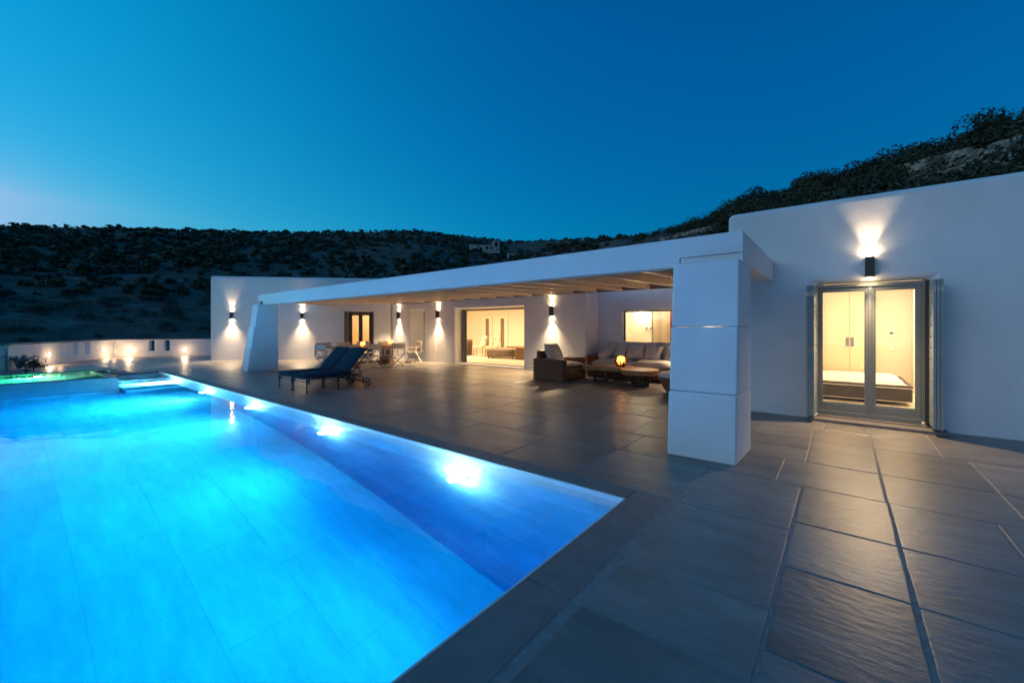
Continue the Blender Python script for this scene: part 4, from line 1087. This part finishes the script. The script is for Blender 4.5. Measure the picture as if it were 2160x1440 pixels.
    s=MB(); s.box(-12.2,-11.2,17.0,17.099,.98,1.0); tag(s.build('wall_shelf',M['white'],None),'thin pale wall shelf under the living room spotlight','shelf')
living()
def bathroom():
    t=thing('globe_lamp','round glowing globe lamp on the bathroom wall','lamp',(-5.33,13.75,1.86))
    m=MB(); m.lathe([(.001,-.13),(.07,-.11),(.12,-.04),(.12,.04),(.07,.11),(.001,.13)],20); m.build('globe',M['globe'],t,smooth=True)
    m=MB(); m.tube([(0,.05,0),(0,.149,0)],.03); m.build('bracket',M['steel'],t)
    t=thing('wall_tap','white wall mounted tap with two dark handles in the bathroom','tap',(-5.11,13.895,1.42))
    m=MB(); m.box(-.17,.17,-.02,0,-.05,.05); m.build('plate',M['white'],t,bevel=.01)
    for x in (-.08,.08):
        m=MB(); m.lathe([(.025,0),(.03,.05)],14,M=Matrix.Rotation(R(90),4,'X'),c=(x,-.02,0)); m.build('handle',M['iron'],t)
    t=thing('towel_rail','chrome rail with a white towel at the left bathroom wall','towel rail',(-5.72,13.35,1.12))
    m=MB(); m.tube([(-.22,-.3,.55),(-.1,-.3,.55),(-.1,.3,.55),(-.22,.3,.55)],.014); m.build('rail',M['steel'],t)
    m=MB(); m.box(-.125,-.075,-.24,.1,-.05,.57); m.build('towel',M['white'],t,bevel=.015)
    t=thing('shelf_box','small white shelf box low on the left bathroom wall','shelf',(-5.60,13.3,1.10))
    m=MB(); m.box(-.34,.0,-.12,.12,0,.03); m.build('board',M['white'],t); m=MB(); m.box(-.1,0,-.1,.1,.031,.12); m.build('box',M['white'],t,bevel=.01)
    t=thing('shower_screen','ribbed glass shower screen on the right of the bathroom','shower screen',(-4.80,13.35,.07))
    for i in range(4):
        m=MB(); m.box(i*.15,i*.15+.147,-.006,.006,.02,2.0); m.build('glass_panel',pane_mat('shower_glass',(.80-.06*(i%2),.76-.06*(i%2),.68)),t)
    m=MB(); m.box(-.03,0,-.02,.02,0,2.05); m.box(.605,.635,-.02,.02,0,2.05); m.box(0,.605,-.015,.015,2.0,2.04); m.build('frame',M['steel'],t)
    t=thing('red_towel','dark red hanging towel at the right edge of the wide window','towel',(-4.00,12.95,1.25))
    m=MB(); n=14; vs=[];fs=[]
    for j in range(5):
        for i in range(n+1): vs.append(((i/n-.5)*.24,.025*math.sin(i*1.7),.75-j*.25))
    for j in range(4):
        for i in range(n): a=j*(n+1)+i; fs.append((a,a+1,a+n+2,a+n+1))
    m.add(vs,fs); o=m.build('cloth',M['rose'],t,smooth=True); q=o.modifiers.new('s','SOLIDIFY'); q.thickness=.012
    m=MB(); m.tube([(-.15,0,.76),(.15,0,.76)],.012); m.build('bar',M['steel'],t)
bathroom()

# ================================================================== LAND: one sheet to the horizon, hills, scrub
import bisect
def lerp_table(tab,x):
    xs=[a for a,_ in tab]
    if x<=xs[0]: return tab[0][1]
    if x>=xs[-1]: return tab[-1][1]
    i=bisect.bisect(xs,x)-1; (a,b),(c,d)=tab[i],tab[i+1]; t=(x-a)/(c-a); return b+(d-b)*t
# bearing in degrees clockwise from +Y ; ridge distance and height above the terrace
BEAR=lambda u: math.degrees(math.atan((u-1080)/F_PX))-math.degrees(TH)
def ridge_h(u,v,d):      # height of a crest seen at (u,v) from the terrace, d metres away
    Z=d*math.cos(math.atan((u-1080)/F_PX)); return CAMH+(HOR-v)*Z/F_PX
CREST=[(-160,480,200),(0,476,235),(200,480,250),(400,486,265),(600,489,285),(800,487,310),(890,486,330),(980,497,360),(1080,508,390),(1160,506,330),(1230,503,240),(1300,503,165),(1360,497,130),(1430,482,112),(1500,461,100),(1580,436,92),(1650,414,86),(1720,394,82),(1800,374,78),(1900,345,74),(2000,318,71),(2080,294,68),(2160,264,66),(2400,175,64)]
T_D=[(BEAR(u),d) for u,v,d in CREST]+[(60,75),(110,140),(180,300)]
T_H=[(BEAR(u),ridge_h(u,v,d)) for u,v,d in CREST]+[(60,25),(110,8),(180,-10)]
T_D=[(-180,300),(-130,260)]+T_D; T_H=[(-180,-10),(-130,30)]+T_H
T_B=[(-180,-9),(-80,-8.0),(-45,-7),(-30,-5),(-18,-2),(-5,1.0),(10,2.2),(60,2),(100,-3),(180,-9)]      # foot of the slope
T_N=[(-180,45),(-80,42),(-50,42),(-35,40),(-20,36),(-8,24),(5,20),(40,19),(90,25),(180,45)]      # where the slope starts
def land(x,y):
    r=math.hypot(x,y); b=math.degrees(math.atan2(x,y))
    D=lerp_table(T_D,b); Hh=lerp_table(T_H,b); B=lerp_table(T_B,b); N0=lerp_table(T_N,b)
    if r<N0: z=B-.8*(N0-r)/N0
    elif r<D:
        t=(r-N0)/(D-N0); s=t**1.25 if b<-25 else t; z=B+(Hh-B)*(s*.85+.15*t*t*(3-2*t))
    else:
        z=Hh-(r-D)*.16
    amp=min(1,max(0,(r-25)/40))*min(1,max(.15,abs(r-D)/30)) 
    z+=amp*(2.2*noise.noise((x*.022,y*.022,3.3))+.9*noise.noise((x*.07,y*.07,7.1)))+min(1,max(0,(r-22)/20))*.25*noise.noise((x*.3,y*.3,1.1))
    # keep clear of the terrace and the house
    if -32<x<9 and -9<y<19.5:
        e=min(x+32,9-x,y+9,19.5-y); z=min(z,-.45-.3*min(e,4))
    return z
def terrain():
    bs=[]; b=-180
    while b<180:
        bs.append(b); b+= .55 if -100<b<25 else 3
    rs=[4,10,16,19.6,22]; 
    while rs[-1]<700: rs.append(rs[-1]*1.037+.1)
    m=MB(); n=len(bs)
    m.v.append((0,0,-3.2))
    for r in rs:
        for b in bs:
            x=r*math.sin(R(b)); y=r*math.cos(R(b)); m.v.append((x,y,max(land(x,y),-45) if r>4 else -3.2))
    for i in range(n): m.f.append((0,1+i,1+(i+1)%n))
    for k in range(len(rs)-1):
        for i in range(n):
            j=(i+1)%n; m.f.append((1+k*n+i,1+(k+1)*n+i,1+(k+1)*n+j,1+k*n+j))
    me=mat('dry_hillside',(.095,.088,.068),.95,.1,var=.55,vscale=.35,bump=.25,bscale=1.5); nt=me.node_tree; N=nt.nodes; L=nt.links
    # limestone outcrops and old terraces showing through the dry grass
    tc=N.new('ShaderNodeTexCoord'); mp=N.new('ShaderNodeMapping'); mp.inputs['Scale'].default_value=(.05,.05,.35); L.new(tc.outputs['Object'],mp.inputs[0])
    t=N.new('ShaderNodeTexNoise'); t.inputs['Scale'].default_value=1.6; t.inputs['Detail'].default_value=9; t.inputs['Roughness'].default_value=.72; L.new(mp.outputs[0],t.inputs['Vector'])
    rp=N.new('ShaderNodeValToRGB'); rp.color_ramp.elements[0].position=.56; rp.color_ramp.elements[1].position=.70; rp.color_ramp.elements[0].color=(0,0,0,1); rp.color_ramp.elements[1].color=(.8,.8,.8,1); L.new(t.outputs[0],rp.inputs[0])
    bsdf=N['Principled BSDF']; old=bsdf.inputs['Base Color'].links[0].from_socket
    mx=N.new('ShaderNodeMix'); mx.data_type='RGBA'; mx.inputs[7].default_value=(.30,.28,.25,1); L.new(rp.outputs[0],mx.inputs[0]); L.new(old,mx.inputs[6]); L.new(mx.outputs[2],bsdf.inputs['Base Color'])
    o=m.build('hillside_terrain',me,None,smooth=True); tag(o,kind='structure')
terrain()

def clump(rnd,n,leaf,flat=.8,lobes=5):
    """leafy crown of many small faces spread through a lumpy volume, about 1 m radius, base at z=0"""
    L=[(Vector((rnd.uniform(-.55,.55),rnd.uniform(-.55,.55),rnd.uniform(.25,.8))),rnd.uniform(.28,.55)) for _ in range(lobes)]+[(Vector((0,0,.42)),.6)]
    vs=[];fs=[]
    for i in range(n):
        c,r=L[rnd.randrange(len(L))]
        d=Vector((rnd.gauss(0,1),rnd.gauss(0,1),rnd.gauss(0,1))).normalized(); p=c+d*r*rnd.uniform(.55,1.05)**.6
        p.z=max(p.z,.01)*flat/.8
        nrm=(d+Vector((rnd.uniform(-.7,.7),rnd.uniform(-.7,.7),rnd.uniform(-.4,.8)))).normalized(); a=nrm.cross(Vector((rnd.uniform(-1,1),rnd.uniform(-1,1),rnd.uniform(-1,1)))).normalized(); b=nrm.cross(a)
        l=leaf*rnd.uniform(.6,1.3); o=len(vs)
        vs+=[p-a*l,p+b*l*.55,p+a*l,p-b*l*.55]; fs.append((o,o+1,o+2,o+3))
    return vs,fs
rv=random.Random(21)
CL_NEAR=[clump(rv,1500,.066,rv.uniform(.7,1.0),rv.randint(5,9)) for _ in range(6)]
CL_FAR=[clump(rv,46,.36,rv.uniform(.6,.9),4) for _ in range(6)]
def ray_r(u,v):          # distance at which the slope is seen at (u,v) from the terrace
    b=BEAR(u); c=math.cos(math.atan((u-1080)/F_PX)); r=21.
    while r<400:
        z=land(r*math.sin(R(b)),r*math.cos(R(b)))
        if HOR-(z-CAMH)*F_PX/(r*c)<=v: return r
        r+=.25
    return r
STONE_LINES=[[(1895,398),(1960,384),(2030,370),(2100,356),(2190,340)],[(1735,416),(1775,410),(1830,402)],[(1395,508),(1460,494),(1520,482)]]
STONE_R=[[(BEAR(u),ray_r(u,v)) for u,v in L] for L in STONE_LINES]
def clear_of_walls(b,r):
    for L in STONE_R:
        if L[0][0]-.4<b<L[-1][0]+.8:
            q=lerp_table(L,b)
            if q-9<r<q+1.6: return True
    return False
def scatter():
    cand=[]
    def vis(b): return -104<b<22
    tries=0
    while len(cand)<5600 and tries<90000:
        tries+=1
        b=rv.uniform(-102,20); D=lerp_table(T_D,b); N0=lerp_table(T_N,b)
        r=N0+2+(D+6-N0)*rv.random()**(.55 if b<-22 else .8)
        x=r*math.sin(R(b)); y=r*math.cos(R(b))
        if -33<x<10 and -10<y<20: continue
        if clear_of_walls(b,r): continue
        den=.5+1.1*noise.noise((x*.018,y*.018,5.5))+.5*noise.noise((x*.06,y*.06,2.5))
        if b>-24: den+=.16+.5*noise.noise((x*.11,y*.11,4.4))
        t=(r-N0)/(D-N0)
        if b<-40: den+= .8 if t>.5 else (-.22 if t<.36 else .25)
        if t>.93: den+=.5
        if rv.random()>den: continue
        s=rv.uniform(.55,1.15)*(1+1.3*rv.random()**4)*(1.25 if r>150 else 1.1)*(1.0 if b<-22 else 1.15)
        if t>.86: s*=.72
        cand.append((r,b,x,y,s))
    cand.sort(key=lambda c:c[0]/c[4])
    # individuals: the ones that show largest; the rest as one mass
    inst=[c for c in cand if True][:230]
    protos=[]
    for vs,fs in CL_NEAR:
        me=bpy.data.meshes.new('shrub'); me.from_pydata([tuple(v) for v in vs],[],fs); me.materials.append(M['foliage']); protos.append(me)
    for r,b,x,y,s in inst:
        o=bpy.data.objects.new('hillside_shrub',protos[rv.randrange(6)]); C.objects.link(o)
        o.location=(x,y,land(x,y)-.12); o.scale=(s*rv.uniform(.9,1.3),s*rv.uniform(.9,1.3),s*rv.uniform(.8,1.15)); o.rotation_euler=(0,0,rv.uniform(0,6.28))
        left=b<-38
        tag(o,'dark low shrub on the lower slope of the far left hill' if left else 'dark green shrub on the steep slope behind the house','shrub','shrubs low on the left hill' if left else 'shrubs on the slope behind the house')
    vs=[];fs=[]
    for r,b,x,y,s in cand[230:]:
        near=r<125
        V,F=(CL_NEAR if near else CL_FAR)[rv.randrange(6)]
        if near: F=F[::3]
        z=land(x,y)-.15; a=rv.uniform(0,6.28); ca,sa=math.cos(a)*s,math.sin(a)*s; h=s*rv.uniform(.75,1.1); o=len(vs); sx=rv.uniform(.9,1.5)
        vs+=[(x+(v[0]*ca-v[1]*sa)*sx,y+(v[0]*sa+v[1]*ca)*sx,z+v[2]*h) for v in V]
        fs+=[tuple(i+o for i in f) for f in F]
    me=bpy.data.meshes.new('hillside_scrub'); me.from_pydata(vs,[],fs); me.materials.append(M['foliage'])
    o=bpy.data.objects.new('hillside_scrub',me); C.objects.link(o); tag(o,kind='stuff')
scatter()

def tree(p,h,label):
    t=thing('olive_tree',label,'tree',(p[0],p[1],land(*p)-.1))
    rnd=random.Random(9); m=MB(); m.tube([(0,0,0),(.1,.05,h*.3),(-.05,.1,h*.55)],[.14,.10,.05])
    for k in range(5):
        a=k*1.26; m.tube([(.05,.05,h*.32),(.5*math.cos(a),.5*math.sin(a),h*.6)],[.06,.02],6)
    m.build('trunk',M['bark'],t)
    vs,fs=clump(rnd,900,.09,.8,9); m=MB(); m.add([(v[0]*h*.85+rnd.uniform(-.02,.02),v[1]*h*.7,h*.10+v[2]*h*.62) for v in vs],fs); m.build('crown',M['foliage'],t)
b=BEAR(1703); rr=78; tree((rr*math.sin(R(b)),rr*math.cos(R(b))),3.0,'broad bushy tree standing against the sky on the right hill crest')

def cypress(u,d,h,w,label,name='cypress_tree'):
    b=BEAR(u); p=(d*math.sin(R(b)),d*math.cos(R(b)))
    t=thing(name,label,'tree',(p[0],p[1],land(*p)-.1),0,None)
    rnd=random.Random(int(u)); m=MB(); m.tube([(0,0,0),(.03,0,h*.5),(0,0,h*.9)],[.10,.06,.015]); m.build('trunk',M['bark'],t)
    m=MB(); n=900
    for i in range(n):
        f=rnd.random()**.8; z=h*(.06+.94*f); rad=w*(min(1,f*5))*(1-f)**.55*(.75+.35*noise.noise((z*1.3,i%7,u)))
        a=rnd.uniform(0,6.283); q=rad*rnd.uniform(.55,1.05); c=Vector((q*math.cos(a),q*math.sin(a),z)); up=Vector((.25*math.cos(a),.25*math.sin(a),1)).normalized()*rnd.uniform(.10,.2)
        s=Vector((-math.sin(a),math.cos(a),rnd.uniform(-.3,.3)))*rnd.uniform(.03,.07); m.add([c-up,c+s,c+up,c-s],[(0,1,2,3)])
    m.build('crown',M['cypress'],t)
cypress(280,44,5.6,.75,'broader dark cypress beyond the parapet, left of the slim one')
cypress(343,45,6.2,.55,'slim dark cypress beyond the parapet, between its broader neighbours')
cypress(408,46,4.2,.9,'short dark conifer beyond the parapet, nearest the white wing')

# dry stone walls on the slope behind the house
def drystone(pts,h,th,label,seed):
    t=MB(); rnd=random.Random(seed)
    for (a,b) in zip(pts,pts[1:]):
        a=Vector(a); b=Vector(b); L=(b-a).length; d=(b-a)/L; n=Vector((-d.y,d.x)); z=0; row=0
        while z<h:
            rh=rnd.uniform(.17,.34); s=-rnd.uniform(0,.3)
            while s<L:
                w=rnd.uniform(.25,.85); p=a+d*(s+w/2); g=land(p.x,p.y)+.05
                Mx=Matrix.Translation((p.x,p.y,g+z+rnd.uniform(-.03,.03)))@Matrix.Rotation(math.atan2(d.y,d.x)+rnd.uniform(-.08,.08),4,'Z')@Matrix.Rotation(rnd.uniform(-.08,.08),4,'Y')
                t.box(-w/2+.01,w/2-.01,-th/2+rnd.uniform(-.12,.06),th/2,-rh*.1,rh*.92,Mx); s+=w
            z+=rh
    o=t.build('dry_stone_wall',M['drystone'],None); tag(o,label,'stone wall')
def pol(u,d): b=BEAR(u); return (d*math.sin(R(b)),d*math.cos(R(b)))
for k,(h,lab) in enumerate(((1.75,'dry stone terrace wall on the slope above the right block'),(.5,'low broken line of stones above the white roof edge'),(.6,'low dry stone wall behind the near end of the pergola'))):
    drystone([(r*math.sin(R(b)),r*math.cos(R(b))) for b,r in STONE_R[k]],h,.5,lab,4+k)

# distant farmhouse
def farm():
    d=262; p=pol(1018,d); z=land(*p)-.8
    ang=R(-BEAR(1018)); 
    t=thing('stone_farmhouse','unfinished pale stone farmhouse far away on the hill','house',(p[0],p[1],z),ang)
    m=MB(); m.box(-8.5,7,0,7,0,5.4); m.build('wall',M['farmwall'],t)
    m=MB(); m.box(6.2,10.6,-1,6,0,7.8); m.build('tower',M['farmwall'],t)
    m=MB(); m.box(-14,-8.6,1,6,0,2.2); m.build('annex',M['farmwall'],t)
    for (x,zz,w,h) in ((-6.8,1.2,1.4,1.5),(-4.5,1.2,1.2,1.5),(-2.0,.9,1.6,2.6),(-3.4,3.9,1.4,.9),(2.2,2.6,1.5,1.7),(4.9,2.6,1.5,1.7)):
        m=MB(); m.box(x,x+w,-.06,.02,zz,zz+h); m.build('window',M['void'],t)
    m=MB(); m.box(7.6,9.4,-1.06,-.98,4.2,6.8); m.build('window',M['void'],t); m=MB(); m.box(9.2,9.9,-1.06,-.98,1.8,3.4); m.build('window',M['void'],t)
    p=pol(1079,d-6); t=thing('stone_shed','small open fronted stone shed right of the distant farmhouse','shed',(p[0],p[1],land(*p)-.6),ang)
    m=MB(); m.box(-2.6,-1.3,0,4,0,4); m.box(1.2,2.2,0,4,0,4); m.box(-1.3,1.2,0,4,3.2,4); m.box(-1.3,1.2,3.5,4,0,3.2); m.build('wall',M['farmwall'],t)
    m=MB(); m.box(-2.8,2.4,-.2,4.2,4.001,4.2); m.build('roof',M['farmwall'],t)
M['farmwall']=M['farmstone']=M['farstone']
farm()
